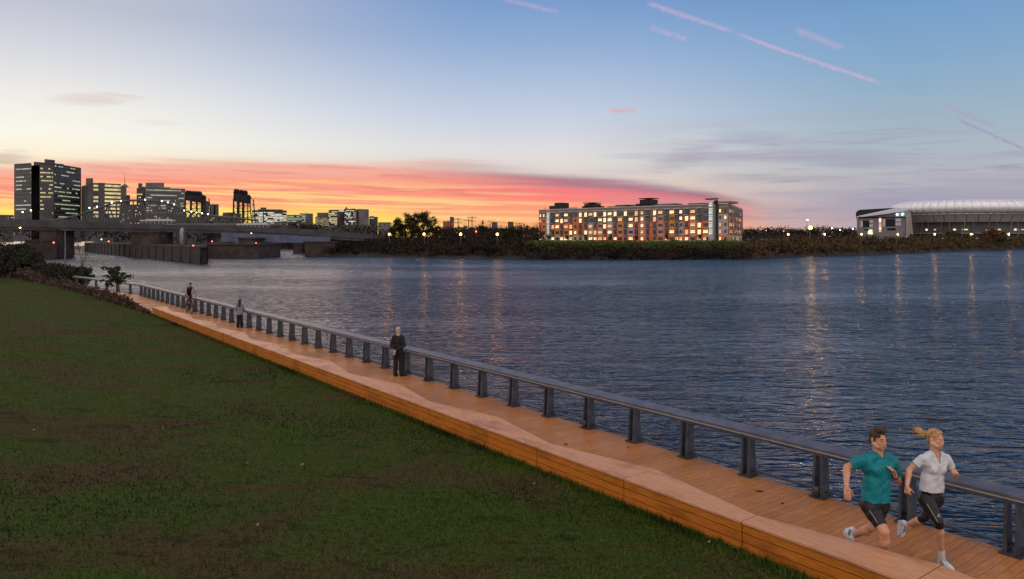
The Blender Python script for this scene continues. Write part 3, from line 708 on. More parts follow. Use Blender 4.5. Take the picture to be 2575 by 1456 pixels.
# ---------------------------------------------------------------- road bridge in front
rb = thing("road_bridge", "low grey road bridge with a blue girder span and stone piers crossing the river", "bridge", (*P2(450,255), ZW))
RB = Vector((*P2(450,255), ZW))
bridge_blue = mat("bridge_girder_blue", (0.085, 0.105, 0.165), 0.7, var=0.25, vscale=0.4)
bconc = mat("bridge_concrete", (0.056, 0.054, 0.057), 0.85, var=0.3, vscale=0.25)
pierst = mat("bridge_pier_stone", (0.045, 0.033, 0.028), 0.9, var=0.45, vscale=0.5, bump=0.3, bscale=2)
rbl = [(-160,232,7.3,11.1),(80,240,7.4,10.8),(330,250,7.0,9.8),(570,258,6.5,8.9),(720,264,5.6,8.4),(836,270,4.4,7.6),(985,282,3.0,5.4)]
def seg(name, lo, hi, mt, y0=-5, y1=5, a0=0, a1=None):
    for (u0,Y0,b0,t0),(u1,Y1,b1,t1) in list(zip(rbl, rbl[1:]))[a0:a1]:
        m_ = MB(); x0, x1 = P2(u0, Y0)[0]-RB.x, P2(u1, Y1)[0]-RB.x
        vs = []
        for x, Y, bb, tt in ((x0, Y0, b0, t0), (x1, Y1, b1, t1)):
            zl, zh = lo(bb, tt)-ZW, hi(bb, tt)-ZW
            vs += [(x, Y-255+y0, zl), (x, Y-255+y1, zl), (x, Y-255+y1, zh), (x, Y-255+y0, zh)]
        m_.add(vs, [(0,1,2,3),(7,6,5,4),(0,4,5,1),(1,5,6,2),(2,6,7,3),(3,7,4,0)]); m_.build(name, mt, rb)
seg("deck_slab", lambda b,t: b, lambda b,t: b+0.9, bconc, -5, 5)
seg("parapet", lambda b,t: b+0.9, lambda b,t: t, bconc, -5.3, -4.9)
seg("parapet", lambda b,t: b+0.9, lambda b,t: t-0.8, bconc, 4.9, 5.3)
gm = MB()
def girder(u0, Y0, zb0, zt0, u1, Y1, zb1, zt1):
    x0, x1 = P2(u0,Y0)[0]-RB.x, P2(u1,Y1)[0]-RB.x; vs = []
    for x, Y, zl, zh in ((x0,Y0,zb0,zt0),(x1,Y1,zb1,zt1)):
        vs += [(x, Y-255-6.0, zl-ZW), (x, Y-255-5.4, zl-ZW), (x, Y-255-5.4, zh-ZW), (x, Y-255-6.0, zh-ZW)]
    gm.add(vs, [(0,1,2,3),(7,6,5,4),(0,4,5,1),(1,5,6,2),(2,6,7,3),(3,7,4,0)])
girder(573,258,3.6,6.6,840,270,2.9,5.2); gm.build("plate_girder", bridge_blue, rb)
def pier(u0, u1, Y, zt, dep, name="pier", mt=pierst):
    m_ = MB(); x0, x1 = P2(u0,Y)[0]-RB.x, P2(u1,Y)[0]-RB.x
    m_.box(((x0+x1)/2, Y-255+dep/2, (zt-ZW)/2-1), (x1-x0, dep, zt-ZW+2)); m_.box(((x0+x1)/2, Y-255+dep/2, zt-ZW+0.25), (x1-x0+0.8, dep+0.8, 0.5))
    return m_.build(name, mt, rb)
pier(480,650,231,2.6,22); pier(600,643,248,4.5,12); pier(100,140,236,7.2,10); pier(330,400,244,6.6,10)
pier(766,842,259,3.2,14); pier(737,764,300,1.8,10)
# timber fenders
fend = mat("fender_timber", (0.028, 0.020, 0.017), 0.9, var=0.6, vscale=0.5, bump=0.5, bscale=3, stretch=(1,1,4))
def fender(label, pts, zt):
    c0 = Vector(P2(*pts[0])); r_ = thing("timber_fender", label, "fender", (c0.x, c0.y, ZW)); m_ = MB(); cp_ = MB()
    pl = [Vector(P2(*p))-c0 for p in pts]
    m_.prism([(p.x, p.y) for p in pl], -1.5, zt-ZW-0.4)
    cx = sum((p.x for p in pl))/len(pl); cy = sum((p.y for p in pl))/len(pl)
    cp_.prism([(cx+(p.x-cx)*1.01, cy+(p.y-cy)*1.01) for p in pl], zt-ZW-0.4, zt-ZW)
    m_.build("pile_wall", fend, r_); cp_.build("cap_beam", fend, r_)
    n_ = MB()
    for a, b_ in zip(pl, pl[1:]):
        L = (b_-a).length; k = max(2, int(L/9))
        for i in range(k+1):
            q = a+(b_-a)*i/k; n_.tube([(q.x, q.y-0.1, -1.5), (q.x, q.y-0.1, zt-ZW+0.15)], 0.22, 6)
    n_.build("pile", fend, r_).__setitem__('kind', 'stuff')
    return r_
fender("long brown timber fender pier reaching towards the camera below the white pylon", [(214,345),(300,262),(505,178),(521,181),(520,215),(330,340),(240,400)], 2.7)
fender("dark square timber fender block beside the left river bank", [(65,222),(146,222),(143,250),(66,250)], 4.2)
# concrete pylon standing on the fender
py = thing("pylon", "pale rounded concrete pylon standing on the long timber fender", "pylon", (*P2(458,205), 2.7))
m_ = MB(); hz = zat(573,205)-2.7; m_.tube([(0,0,0),(0,0,hz*0.82),(0,0,hz*0.94),(0,0,hz)], [0.62,0.58,0.45,0.15], 14); m_.build("shaft", mat("pylon_concrete",(0.30,0.29,0.30),0.8,var=0.2,vscale=1.0), py)
m_ = MB(); m_.box((0.75,0,2.2),(0.5,0.7,3.4)); m_.box((0,0,0.2),(2.2,1.6,0.4)); m_.build("cabinet", bconc, py)
# ---------------------------------------------------------------- buses on the bridge
bus_w = mat("bus_white_paint", (0.45, 0.44, 0.45), 0.4, var=0.1, vscale=1)
rubber = mat("rubber", (0.02, 0.02, 0.02), 0.9)
lamp_warm = emis("warm_headlamp", (1.0, 0.55, 0.25), 4)
lamp_red = emis("red_lamp", (1.0, 0.10, 0.05), 9)
def bus(u, Y, zr, label, front_left=True):
    r_ = thing("bus", label, "bus", (*P2(u, Y), zr), 0, "buses crossing the bridge")
    L, W_, H_ = 11.5, 2.5, 2.9
    m_ = MB(); m_.prism([(-L/2,-W_/2),(L/2,-W_/2),(L/2,W_/2),(-L/2,W_/2)], 0.35, 1.35); m_.prism([(-L/2+0.1,-W_/2+0.04),(L/2-0.05,-W_/2+0.04),(L/2-0.05,W_/2-0.04),(-L/2+0.1,W_/2-0.04)], 2.45, H_); m_.build("body", bus_w, r_)
    g_ = MB(); g_.prism([(-L/2+0.06,-W_/2+0.06),(L/2-0.08,-W_/2+0.06),(L/2-0.08,W_/2-0.06),(-L/2+0.06,W_/2-0.06)], 1.35, 2.45); g_.build("window_band", glassd, r_)
    f_ = MB()
    for i in range(8): f_.box((-L/2+0.9+i*1.45, -W_/2+0.03, 1.9), (0.12, 0.08, 1.1))
    f_.build("window_pillars", bus_w, r_)
    t_ = MB(); t_.box((0.5,0,H_+0.14),(8.5,1.6,0.26)); t_.build("roof_unit", bus_w, r_)
    for x in (-L/2+2.2, L/2-3.0):
        for y in (-W_/2+0.2, W_/2-0.2):
            q = MB(); q.tube([(x,y-0.15,0.48),(x,y+0.15,0.48)],0.48,14); q.build("wheel", rubber, r_)
    for y in (-0.9, 0.9):
        q = MB(); q.sphere((-L/2-0.02, y, 0.9), 0.16, 8, 5); q.build("headlight", lamp_warm if front_left else lamp_red, r_)
    q = MB(); q.box((-L/2+0.03,-0.2,2.65),(0.1,1.6,0.25)); q.build("destination_sign", lamp_warm, r_)
    return r_
bus(397, 254, 8.2, "left of two buses on the bridge, with an orange glow at its front")
bus(638, 261, 7.0, "right of two buses on the bridge, white roofed beside the lift tower")
# ---------------------------------------------------------------- lamps
amber = emis("halo_ball", (1.0, 0.40, 0.05), 1.6); amber_b = emis("halo_ball_big", (1.0, 0.55, 0.12), 2.2)  # emission for the balls that imitate the orange halo round a lamp
lamp_or = emis("sodium_lamp", (1.0, 0.38, 0.03), 115)
lamp_big = emis("big_flood_lamp", (1.0, 0.48, 0.08), 140)
lamp_wh = emis("white_flood_lamp", (0.9, 1.0, 1.0), 30)
steel_g = mat("lamp_post_steel", (0.10, 0.10, 0.10), 0.6, 0.3)
def street_lamp(u, v, label, Y, mt, r=0.42, group="orange street lamps along the far bank", zb=1.6, arm=True, name="street_lamp"):
    x, y, z = P(u, v, Y); r_ = thing(name, label, "street lamp", (x, y, zb), 0, group); h = z-zb
    m_ = MB(); m_.tube([(0.0,0.3,0),(0,0.3,h*0.5),(0,0.3,h+0.1)], [0.13,0.10,0.07], 7)
    if arm: m_.tube([(0,0.3,h+0.1),(0,0.15,h+0.3),(0,-0.1,h+0.3)],0.06,6)
    m_.build("post", steel_g, r_)
    c_ = MB(); c_.sphere((0,0,h+0.18),(r*1.4,r*1.4,0.12),10,4); c_.build("lamp_hood", steel_g, r_)
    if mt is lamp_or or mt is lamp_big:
        q = MB(); q.sphere((0,-0.05,h),r*1.25,14,8); q.build("halo_ball", amber if mt is lamp_or else amber_b, r_)  # glowing ball behind the bulb, added as its halo
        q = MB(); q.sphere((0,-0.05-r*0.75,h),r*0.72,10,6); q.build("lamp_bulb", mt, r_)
    else:
        q = MB(); q.sphere((0,-0.05,h),r,10,6); q.build("lamp_bulb", mt, r_)
    return r_
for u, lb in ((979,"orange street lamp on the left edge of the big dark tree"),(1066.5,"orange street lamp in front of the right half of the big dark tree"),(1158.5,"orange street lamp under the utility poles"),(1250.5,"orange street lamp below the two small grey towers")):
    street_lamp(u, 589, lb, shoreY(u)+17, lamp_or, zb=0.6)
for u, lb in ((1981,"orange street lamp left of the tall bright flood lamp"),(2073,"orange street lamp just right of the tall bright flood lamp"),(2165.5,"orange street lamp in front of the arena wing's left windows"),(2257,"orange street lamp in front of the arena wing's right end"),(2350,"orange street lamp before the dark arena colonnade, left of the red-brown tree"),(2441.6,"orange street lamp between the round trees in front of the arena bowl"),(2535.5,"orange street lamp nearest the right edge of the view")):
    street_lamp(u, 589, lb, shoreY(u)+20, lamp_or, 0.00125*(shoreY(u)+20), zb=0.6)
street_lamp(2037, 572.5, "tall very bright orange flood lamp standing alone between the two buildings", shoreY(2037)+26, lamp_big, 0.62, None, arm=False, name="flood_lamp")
street_lamp(2030, 552.5, "highest small white lamp above the bright orange flood lamp", shoreY(2030)+60, lamp_wh, 0.30, None, name="flood_lamp")
street_lamp(52, 573, "single orange street lamp on the left bridge approach", 230, lamp_or, 0.18, None, zb=1)
lamp_vio = emis("violet_white_lamp", (0.85, 0.75, 1.0), 14)
street_lamp(57, 533, "left of two violet white street lamps before the tallest tower", 250, lamp_vio, 0.22, "violet street lamps on the bridge approach", zb=8)
street_lamp(78, 529, "right of two violet white street lamps before the tallest tower", 250, lamp_vio, 0.22, "violet street lamps on the bridge approach", zb=8)
for u, v, lb in ((719.5,551,"unlit lamp post left of three on the bridge"),(750,558,"unlit lamp post in the middle of three on the bridge"),(801.5,571,"unlit lamp post right of three on the bridge")):
    street_lamp(u, v, lb, 262, steel_g, 0.12, "unlit posts on the bridge", zb=6.2)
def nav(u, v, Y, label, mt, r=0.26, down=1.0):
    x, y, z = P(u, v, Y); r_ = thing("beacon", label, "beacon", (x, y, z-down), 0, "small beacons on bridge and fenders")
    m_ = MB(); m_.tube([(0,0,0),(0,0,down-r)],0.07,6); m_.build("mast", steel_g, r_)
    q = MB(); q.sphere((0,0,down),r,10,6); q.build("lens", mt, r_)
lamp_gr = emis("green_lamp", (0.4, 1.0, 0.55), 9)
nav(135,610,221,"red beacon on the dark square fender block",lamp_red,0.2)
nav(273,607,300,"red beacon on the far end of the long timber fender",lamp_red,0.24)
nav(486,618,190,"red beacon near the white pylon on the long fender",lamp_red,0.2,0.2)
nav(533,607,231,"red beacon on the left of the middle stone pier",lamp_red,0.18)
nav(644,611.5,232,"red beacon on the right corner of the middle stone pier",lamp_red,0.18)
nav(632,586.5,252,"small orange beacon on the bridge parapet below the bus",lamp_warm,0.22)
nav(255,602,300,"green beacon left of the red one on the long fender",lamp_gr,0.2,1.5)
nav(1197,582,330,"single red lamp among the bare trees right of the utility poles",lamp_red,0.3,5)
# ---------------------------------------------------------------- utility poles and wires
wood = mat("pole_wood", (0.035, 0.025, 0.02), 0.9)
UP = [(1152,548,330,"utility pole with two cross arms, leftmost of the tall three"),(1178,550.5,345,"thin utility pole between two taller ones"),(1187,544,330,"tallest utility pole, beside the bare trees"),(1307,559.5,330,"utility pole with one wide cross arm left of the apartment building")]
for i, (u, v, Y, lb) in enumerate(UP):
    x, y, z = P(u, v, Y); r_ = thing("utility_pole", lb, "utility pole", (x, y, 1.8), 0, "utility poles"); h = z-1.8
    m_ = MB(); m_.tube([(0,0,0),(0,0,h)],[0.22,0.16],7); m_.build("pole", wood, r_)
    for dz_, wd_ in (((-0.5,4.2),(-2.2,3.6)) if i in (0,2) else ((-0.6,4.6),)):
        m_ = MB(); m_.box((0,-0.2,h+dz_),(wd_,0.16,0.2))
        for sx in (-0.45,-0.25,0.25,0.45): m_.tube([(sx*wd_,-0.2,h+dz_),(sx*wd_,-0.2,h+dz_+0.35)],0.06,5)
        m_.build("cross_arm", wood, r_)
wr = thing("power_line", "thin power wires strung between the utility poles", "wire", P(1152,548,330))
W0 = Vector(P(1152,548,330))
for (ua,va,Ya),(ub,vb,Yb) in (((1090,560,330),(1152,549.5,330)),((1152,549.5,330),(1187,545.5,330)),((1187,545.5,330),(1307,561,330)),((1187,549,330),(1307,563,330)),((1307,561,330),(1355,566,330)),((1152,554,330),(1187,550,330)),((1090,556,330),(1152,548.5,330))):
    a, b_ = Vector(P(ua,va,Ya))-W0, Vector(P(ub,vb,Yb))-W0; m_ = MB()
    m_.tube([a+(b_-a)*t-Vector((0,0,1))*4*(t-t*t)*0.6 for t in [k/8 for k in range(9)]],0.035,4); m_.build("wire", wood, wr)
# ================================================================ apartment building
def brickm(name, c, k=0.22):
    m_ = bpy.data.materials.new(name); m_.use_nodes = True
    t_ = NT(m_.node_tree); bs = t_.n['Principled BSDF']; co = t_.coord('Object')
    n_ = t_.noise(co, 0.6, 5, 0.65); sp = t_.n.new('ShaderNodeSeparateXYZ'); t_.l.new(co, sp.inputs[0])
    fr = t_.m('FRACT', t_.m('MULTIPLY', sp.outputs[2], 1.6))
    base = t_.mix(t_.rng(n_, 0.3, 0.7), tuple(x*(1-k) for x in c)+(1,), tuple(min(1, x*(1+k)) for x in c)+(1,))
    base = t_.mix(t_.m('MULTIPLY', t_.rng(fr, 0.12, 0.0), 0.35), base, tuple(x*0.4 for x in c)+(1,))
    t_.put(bs.inputs['Base Color'], base); bs.inputs['Roughness'].default_value = 0.85
    return m_
br_brown = brickm("brown_cladding", (0.22, 0.17, 0.135)); br_or = brickm("orange_brick", (0.72, 0.215, 0.085)); br_yel = brickm("ochre_panel", (0.68, 0.30, 0.055))
br_gry = brickm("grey_panel", (0.44, 0.40, 0.40)); br_pnk = brickm("rose_panel", (0.60, 0.33, 0.27)); br_stone = brickm("yellow_stone", (0.62, 0.52, 0.30)); br_dark = brickm("dark_roof_box", (0.020, 0.022, 0.018))
white_trim = mat("white_trim", (0.6, 0.6, 0.58), 0.6, var=0.1); frame_d = mat("dark_frame", (0.03, 0.035, 0.045), 0.5)
apt_lit = emis("apartment_lit_pane", (1.0, 0.62, 0.30), 2.4); apt_litm = emis("apartment_soft_pane", (1.0, 0.50, 0.20), 1.35); apt_litw = emis("apartment_warm_pane", (1.0, 0.42, 0.14), 1.5); apt_stair = emis("stair_lit_pane", (0.92, 1.0, 0.78), 0.75)
apt_dark = mat("apartment_dark_pane", (0.06, 0.085, 0.12), 0.12, var=0.3, vscale=0.3)
AZ0 = 2.5; AH = 22.0
A_, B_, C_ = Vector(P2(1355,512)), Vector(P2(1832,417)), Vector(P2(1868,505))
apt = thing("apartment_building", "long six storey brick apartment building with lit windows and balconies above a hedge", "apartment building", (A_.x, A_.y, AZ0), math.atan2((B_-A_).y, (B_-A_).x))
LF = (B_-A_).length; ex = (B_-A_)/LF; ey = Vector((-ex.y, ex.x))          # local x along the front, y into the building
def uz(zx):                                              # column in the zoomed crop -> metres along the front
    u = 1332.7+0.21485*zx; k = (u-CU)/F; d = B_-A_
    t = (k*A_.y-A_.x)/(d.x-k*d.y); return t*LF
CL = Vector(((C_-A_).dot(ex), (C_-A_).dot(ey)))
mb = MB(); mb.prism([(0,0),(LF,0),(CL.x,CL.y),(0,CL.y*0.8)], 0, AH); mb.build("wall", br_brown, apt)
def pan(name, x0, x1, z0, z1, mt, proud=0.12, parent=None):
    m_ = MB(); m_.box(((x0+x1)/2, -proud/2-0.002, (z0+z1)/2), (x1-x0, proud, z1-z0)); return m_.build(name, mt, parent or apt)
cols = [(125,'N'),(165,'N'),(228,'S'),(270,'B'),(322,'W'),(374,'B'),(424,'W'),(480,'B'),(533,'N'),(592,'B'),(655,'B'),(712,'W'),(765,'B'),(823,'W'),(878,'B'),(936,'W'),(1000,'B'),(1057,'W'),(1120,'B'),(1182,'W'),(1247,'B'),(1314,'N'),(1380,'B'),(1462,'B'),(1528,'W'),(1602,'B'),(1662,'W'),(1722,'B'),(1768,'N'),(1836,'B'),(1908,'W'),(1984,'B'),(2058,'W'),(2128,'S'),(2180,'D'),(2228,'N'),(2290,'N')]
rowc = [AH*f for f in (0.095, 0.285, 0.467, 0.652, 0.825)]
lev = [0, 4.1, 8.2, 12.2, 16.2, 19.6]
xs = [uz(c[0]) for c in cols]
pcol = {322:(br_yel,2,3),424:(br_yel,2,3),712:(br_gry,1,3),823:(br_pnk,1,3),936:(br_gry,1,4),1057:(br_yel,1,4),1182:(br_gry,1,3),1314:(br_pnk,1,4),1528:(br_pnk,1,4),1662:(br_yel,1,5),1768:(br_gry,1,3),1908:(br_pnk,1,3),2228:(br_gry,1,4),2290:(br_gry,1,4)}
for i, (zx, kd) in enumerate(cols):
    x0 = (xs[i-1]+xs[i])/2 if i else 0.15; x1 = (xs[i]+xs[i+1])/2 if i+1 < len(cols) else LF-0.15
    if kd in 'SD': continue
    topf = 4 if zx in (533, 2228, 2290, 165, 125, 1528, 1662, 1836, 1908) else (3 if zx not in (480, 592) else 4)
    st = 690 > zx
    pan("stone_base" if st or zx > 1380 else "brick_base", x0+0.01, x1-0.01, 0.02, lev[1]-0.02 if st else (1.2 if zx > 1380 else 4.08), br_stone if (st or zx > 1380) else br_or, 0.16)
    pan("brick_bay", x0+0.01, x1-0.01, (lev[1] if st else (1.22 if zx > 1380 else 4.1)), lev[topf], br_or, 0.12)
    if zx in pcol:
        pm_, f0, f1 = pcol[zx]; wv = 1.9 if kd == 'W' else 1.4
        pan("colour_panel", xs[i]-wv, xs[i]+wv, lev[f0], lev[f1]-0.05, pm_, 0.20)
pan("string_course", uz(107), uz(2095), 4.05, 4.22, white_trim, 0.3)
pan("parapet_cap", 0, LF, AH-0.02, AH+0.35, white_trim, 0.25); pan("cornice", 0, LF, 20.2, 20.35, white_trim, 0.22)
def win_mesh(w_, h_, nx, nz, lit):
    m_ = MB(); m_.box((0,0.0,0),(w_,0.12,h_),0,0)
    pw, ph = w_/nx, h_/nz
    for i in range(nx):
        for j in range(nz):
            cx_, cz = -w_/2+pw*(i+0.5), -h_/2+ph*(j+0.5); a, b_ = pw/2-0.10, ph/2-0.09
            m_.add([(cx_-a,-0.066,cz-b_),(cx_+a,-0.066,cz-b_),(cx_+a,-0.066,cz+b_),(cx_-a,-0.066,cz+b_)],[(0,1,2,3)],1)
    return m_, [frame_d, lit]
protos = {}
def put_window(name, x, z, key, parent=apt, y=-0.27, rz=0.0):
    if key not in protos:
        w_, h_, nx, nz, l = key; m_, ms = win_mesh(w_, h_, nx, nz, {'l':apt_lit,'m':apt_litm,'w':apt_litw,'d':apt_dark,'s':apt_stair}[l])
        o_ = m_.build(name, ms, parent); protos[key] = o_
    else:
        o_ = protos[key].copy(); o_.name = name; COL.objects.link(o_); o_.parent = parent
    o_.location = (x, y, z); o_.rotation_euler = (0, 0, rz); return o_
bal = None
ra = random.Random(21)
for i, (zx, kd) in enumerate(cols):
    x = xs[i]
    for f in range(5):
        z = rowc[f]; lit = ra.random()
        if kd == 'W': put_window("window", x, z, (3.0, 1.75, 3, 2, 'l' if lit < 0.38 else 'm' if lit < 0.60 else 'd'))
        elif kd == 'N': put_window("narrow_window", x, z, (1.25 if zx < 200 or zx > 2200 else 1.8, 1.9, 2, 2, 'l' if lit < 0.3 else 'm' if lit < 0.5 else 'd'))
        elif kd == 'B':
            if f == 0: put_window("ground_floor_window", x, z, (2.2, 1.75, 2, 2, 'l' if lit < 0.45 else ('w' if lit < 0.6 else 'd')))
            else:
                tl = 0.75 if (f == 4 and 560 < zx < 1260) else 0.22
                put_window("balcony_door", x, z-0.25, (2.1, 2.9, 3, 1, 'w' if lit < tl*0.45 else ('l' if lit < tl else 'd')))
                if bal is None:
                    m_ = MB(); m_.box((0,-0.7,-1.75),(3.3,1.4,0.18)); m_.box((0,-1.38,-0.7),(3.3,0.06,0.07)); m_.box((0,-1.41,-1.76),(3.32,0.04,0.2),0,1)
                    for sx in (-1.62,1.62): m_.box((sx,-0.7,-0.7),(0.06,1.3,0.07))
                    for q in range(17): m_.box((-1.6+q*0.2,-1.38,-1.2),(0.035,0.035,0.95))
                    bal = m_.build("balcony", [frame_d, white_trim], apt); bo = bal
                else:
                    bo = bal.copy(); COL.objects.link(bo); bo.parent = apt
                bo.location = (x, -0.2, z)
                if f == 4: pan("canopy", x-1.7, x+1.7, z+1.75, z+1.92, white_trim, 1.2)
    if kd == 'S':
        x0, x1, zt = (uz(205), uz(246), 21.4) if zx == 228 else (uz(2098), uz(2158), 23.4)
        pan("stair_tower", x0, x1, 0.02, zt, br_gry, 1.2)
        for f in range(4):
            put_window("stair_window", (x0+x1)/2, rowc[f+1]-0.1, (x1-x0-0.9, 3.5, 3, 3, 's'), apt, -1.3)
        if zx > 2000:
            pan("roof_canopy", x0-1.0, x1+2.6, 24.6, 25.3, br_dark, 3.0); put_window("stair_window", (x0+x1)/2, 21.9, (x1-x0-0.9, 2.6, 3, 2, 's'), apt, -1.3)
    if kd == 'D':
        pan("stair_tower", uz(2162), uz(2204), 0.02, 24.2, br_dark, 0.8); pan("drain_pipe", uz(2170), uz(2174), 0.5, 22, white_trim, 0.95)
        pan("entrance_door", uz(2164), uz(2192), 0.05, 3.0, frame_d, 0.9)
pan("entrance_door", uz(2065), uz(2095), 0.05, 3.1, frame_d, 0.35); pan("entrance_canopy", uz(2060), uz(2099), 3.15, 3.4, white_trim, 1.5); pan("entrance_door", uz(254), uz(270), 0.05, 3.4, frame_d, 0.3)
# corner block top and roof boxes
def rbox(name, x0, x1, y0, y1, z0, z1, mt=br_dark):
    m_ = MB(); m_.box(((x0+x1)/2,(y0+y1)/2,(z0+z1)/2),(x1-x0,y1-y0,z1-z0)); return m_.build(name, mt, apt)
rbox("corner_parapet", uz(2207), LF+0.1, 0.05, 12, AH+0.37, AH+1.4, br_brown); rbox("parapet_cap", uz(2205), LF+0.3, -0.1, 12.2, AH+1.41, AH+1.7, white_trim)
for a, b_, z in ((183,243,24.6),(243,330,26.6),(567,745,23.6),(593,706,25.0),(957,1110,23.5),(1192,1368,23.8),(1243,1378,26.3),(1460,1670,23.2),(1810,2000,22.9)):
    rbox("roof_box", uz(a), uz(b_), 4, 12, AH-0.2, z+0.3)
for a, b_, z in ((582,706,25.4),(1240,1380,26.8)): rbox("roof_slab", uz(a), uz(b_), 3, 13, z+0.31, z+0.75)
for a, b_ in ((440,552),(905,1105),(1462,1665)): rbox("raised_parapet", uz(a), uz(b_), -0.2, 0.4, AH+0.36, AH+0.95, br_brown)
m_ = MB(); m_.tube([(uz(157),2,AH),(uz(157),2,AH+2)],0.2,6); m_.build("vent_pipe", mat("red_pipe",(0.4,0.05,0.04),0.6), apt)
# right hand side face
sdv = CL-Vector((LF,0)); LS = sdv.length; sa = math.atan2(sdv.y, sdv.x)
side = bpy.data.objects.new("end_wing", None); COL.objects.link(side); side.parent = apt; side.location = (LF,0,0); side.rotation_euler = (0,0,sa)
for f in range(5):
    z = rowc[f]
    for q in range(9):
        x = LS*(0.04+0.105*q+0.03)
        if x > LS-2: continue
        put_window("window", x, z, (2.2, 1.9, 2, 2, ra.choice('lmmdd')), side, -0.1)
    if f:
        for q in range(4):
            m_ = MB(); x = LS*(0.13+0.22*q); m_.box((x,-0.7,z-1.5),(3.2,1.4,0.16)); m_.box((x,-1.36,z-0.6),(3.2,0.06,0.9)); m_.build("balcony", frame_d, side)
for q in range(4):
    m_ = MB(); x0 = LS*(0.02+0.24*q); m_.box((x0+LS*0.06,-0.03,9),(LS*0.10,0.05,12)); m_.build("brick_bay", br_or, side)
m_ = MB(); m_.box((LS/2,-0.03,2.0),(LS-0.4,0.06,3.7)); m_.build("stone_base", br_stone, side)
m_ = MB(); m_.box((LS/2,0.1,AH+0.55),(LS-0.6,0.5,0.3)); m_.build("parapet_cap", white_trim, side)
# ================================================================ arena
metal = mat("arena_metal_skin", (0.86, 0.86, 0.88), 0.40, 0.15, var=0.06, vscale=0.2)
metal_d = mat("arena_seam", (0.36, 0.34, 0.38), 0.5, 0.3)
taupe = mat("arena_taupe_band", (0.34, 0.30, 0.285), 0.7, var=0.08, vscale=0.1)
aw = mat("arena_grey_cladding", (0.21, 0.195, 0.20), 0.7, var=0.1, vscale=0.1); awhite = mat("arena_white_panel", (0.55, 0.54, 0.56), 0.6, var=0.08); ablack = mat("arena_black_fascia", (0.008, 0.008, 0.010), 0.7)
ar = thing("arena", "large arena with a ribbed silver tube roof and a grey wing on its left", "arena", (351, 560, 2.6))
a_, b_ = 52.0, 38.0
def ell(th, r): return (math.cos(th)*(a_+r), math.sin(th)*(b_+r))
tube_p = [(-5.0,18.9),(-1.0,18.7),(1.2,18.9),(3.3,19.9),(4.7,21.5),(4.9,23.3),(3.8,25.1),(1.6,26.3),(-1,27.1),(-6,27.7),(-16,28.0),(-30,28.1)]
NSEG = 60
for sgi in range(NSEG):
    t0, t1 = 2*math.pi*sgi/NSEG, 2*math.pi*(sgi+1)/NSEG
    if 0.25 < (t0+t1)/2 < math.pi-0.25: continue             # the far half cannot be seen
    m_ = MB(); nn = 6; vs = []
    for i in range(nn+1):
        f = i/nn; th = t0+(t1-t0)*f; sc_ = 0.85*(1-(2*f-1)**2)
        for r, z in tube_p: vs.append((*ell(th, r+sc_*min(1, max(0, (27.6-z)/3))), 20.0+(z+sc_*0.25-18.7)*1.14))
    k = len(tube_p)
    m_.add(vs, [(i*k+j,(i+1)*k+j,(i+1)*k+j+1,i*k+j+1) for i in range(nn) for j in range(k-1)], 0, True)
    m_.build("roof_panel", metal, ar)
    s_ = MB(); s_.tube([(*ell(t0, r+0.02), 20.03+(z-18.7)*1.14) for r, z in tube_p[1:10]], 0.07, 5); s_.build("roof_rib", metal_d, ar)
m_ = MB(); m_.prism([ell(2*math.pi*i/48, -29.5) for i in range(48)], 30.2, 30.7); m_.build("roof_deck", metal, ar)
for sgi in range(20):
    t0, t1 = math.pi+math.pi*sgi/20, math.pi+math.pi*(sgi+1)/20; g = 0.004
    m_ = MB(); vs = []
    for i in range(5):
        th = t0+g+(t1-t0-2*g)*i/4
        for r, z in ((-0.6,19.9),(-4.0,14.1),(-6,14.1)): vs.append((*ell(th, r), z))
    m_.add(vs, [(i*3+j,i*3+j+1,(i+1)*3+j+1,(i+1)*3+j) for i in range(4) for j in range(2)], 0, False); m_.build("soffit_band", taupe, ar)
m_ = MB(); vs = []
for i in range(41):
    th = math.pi*0.80+math.pi*1.3*i/40
    for z in (0, 19.9): vs.append((*ell(th, -9), z))
m_.add(vs, [(i*2,(i+1)*2,(i+1)*2+1,i*2+1) for i in range(40)]); m_.build("concourse_wall", conc2, ar)
m_ = MB(); vs = []
for i in range(41):
    th = math.pi*0.97+math.pi*1.06*i/40
    for r in (-9, -4.2): vs.append((*ell(th, r), 5.6))
    for r in (-4.2,): vs.append((*ell(th, r), 6.3))
m_.add(vs, [(i*3,i*3+1,(i+1)*3+1,(i+1)*3) for i in range(40)]+[(i*3+1,i*3+2,(i+1)*3+2,(i+1)*3+1) for i in range(40)]); m_.build("terrace", aw, ar)
for q in range(16):
    th = math.pi*(1.05+q*0.055); m_ = MB(); m_.bar((*ell(th,-5),0),(*ell(th+(0.06 if q % 2 else 0),-5),14.1),0.8); m_.build("column", conc2, ar)
for q in range(15):
    th = math.pi*(1.06+q*0.055); m_ = MB(); c0 = ell(th+0.04,-8.6); m_.box((c0[0],c0[1],8.6 if q % 3 else 2.0),(rnd.uniform(1.5,5),0.3,rnd.uniform(0.5,1.4)),0); m_.build("concourse_light", [lit_g,lit_w,lit_y][q % 3], ar)
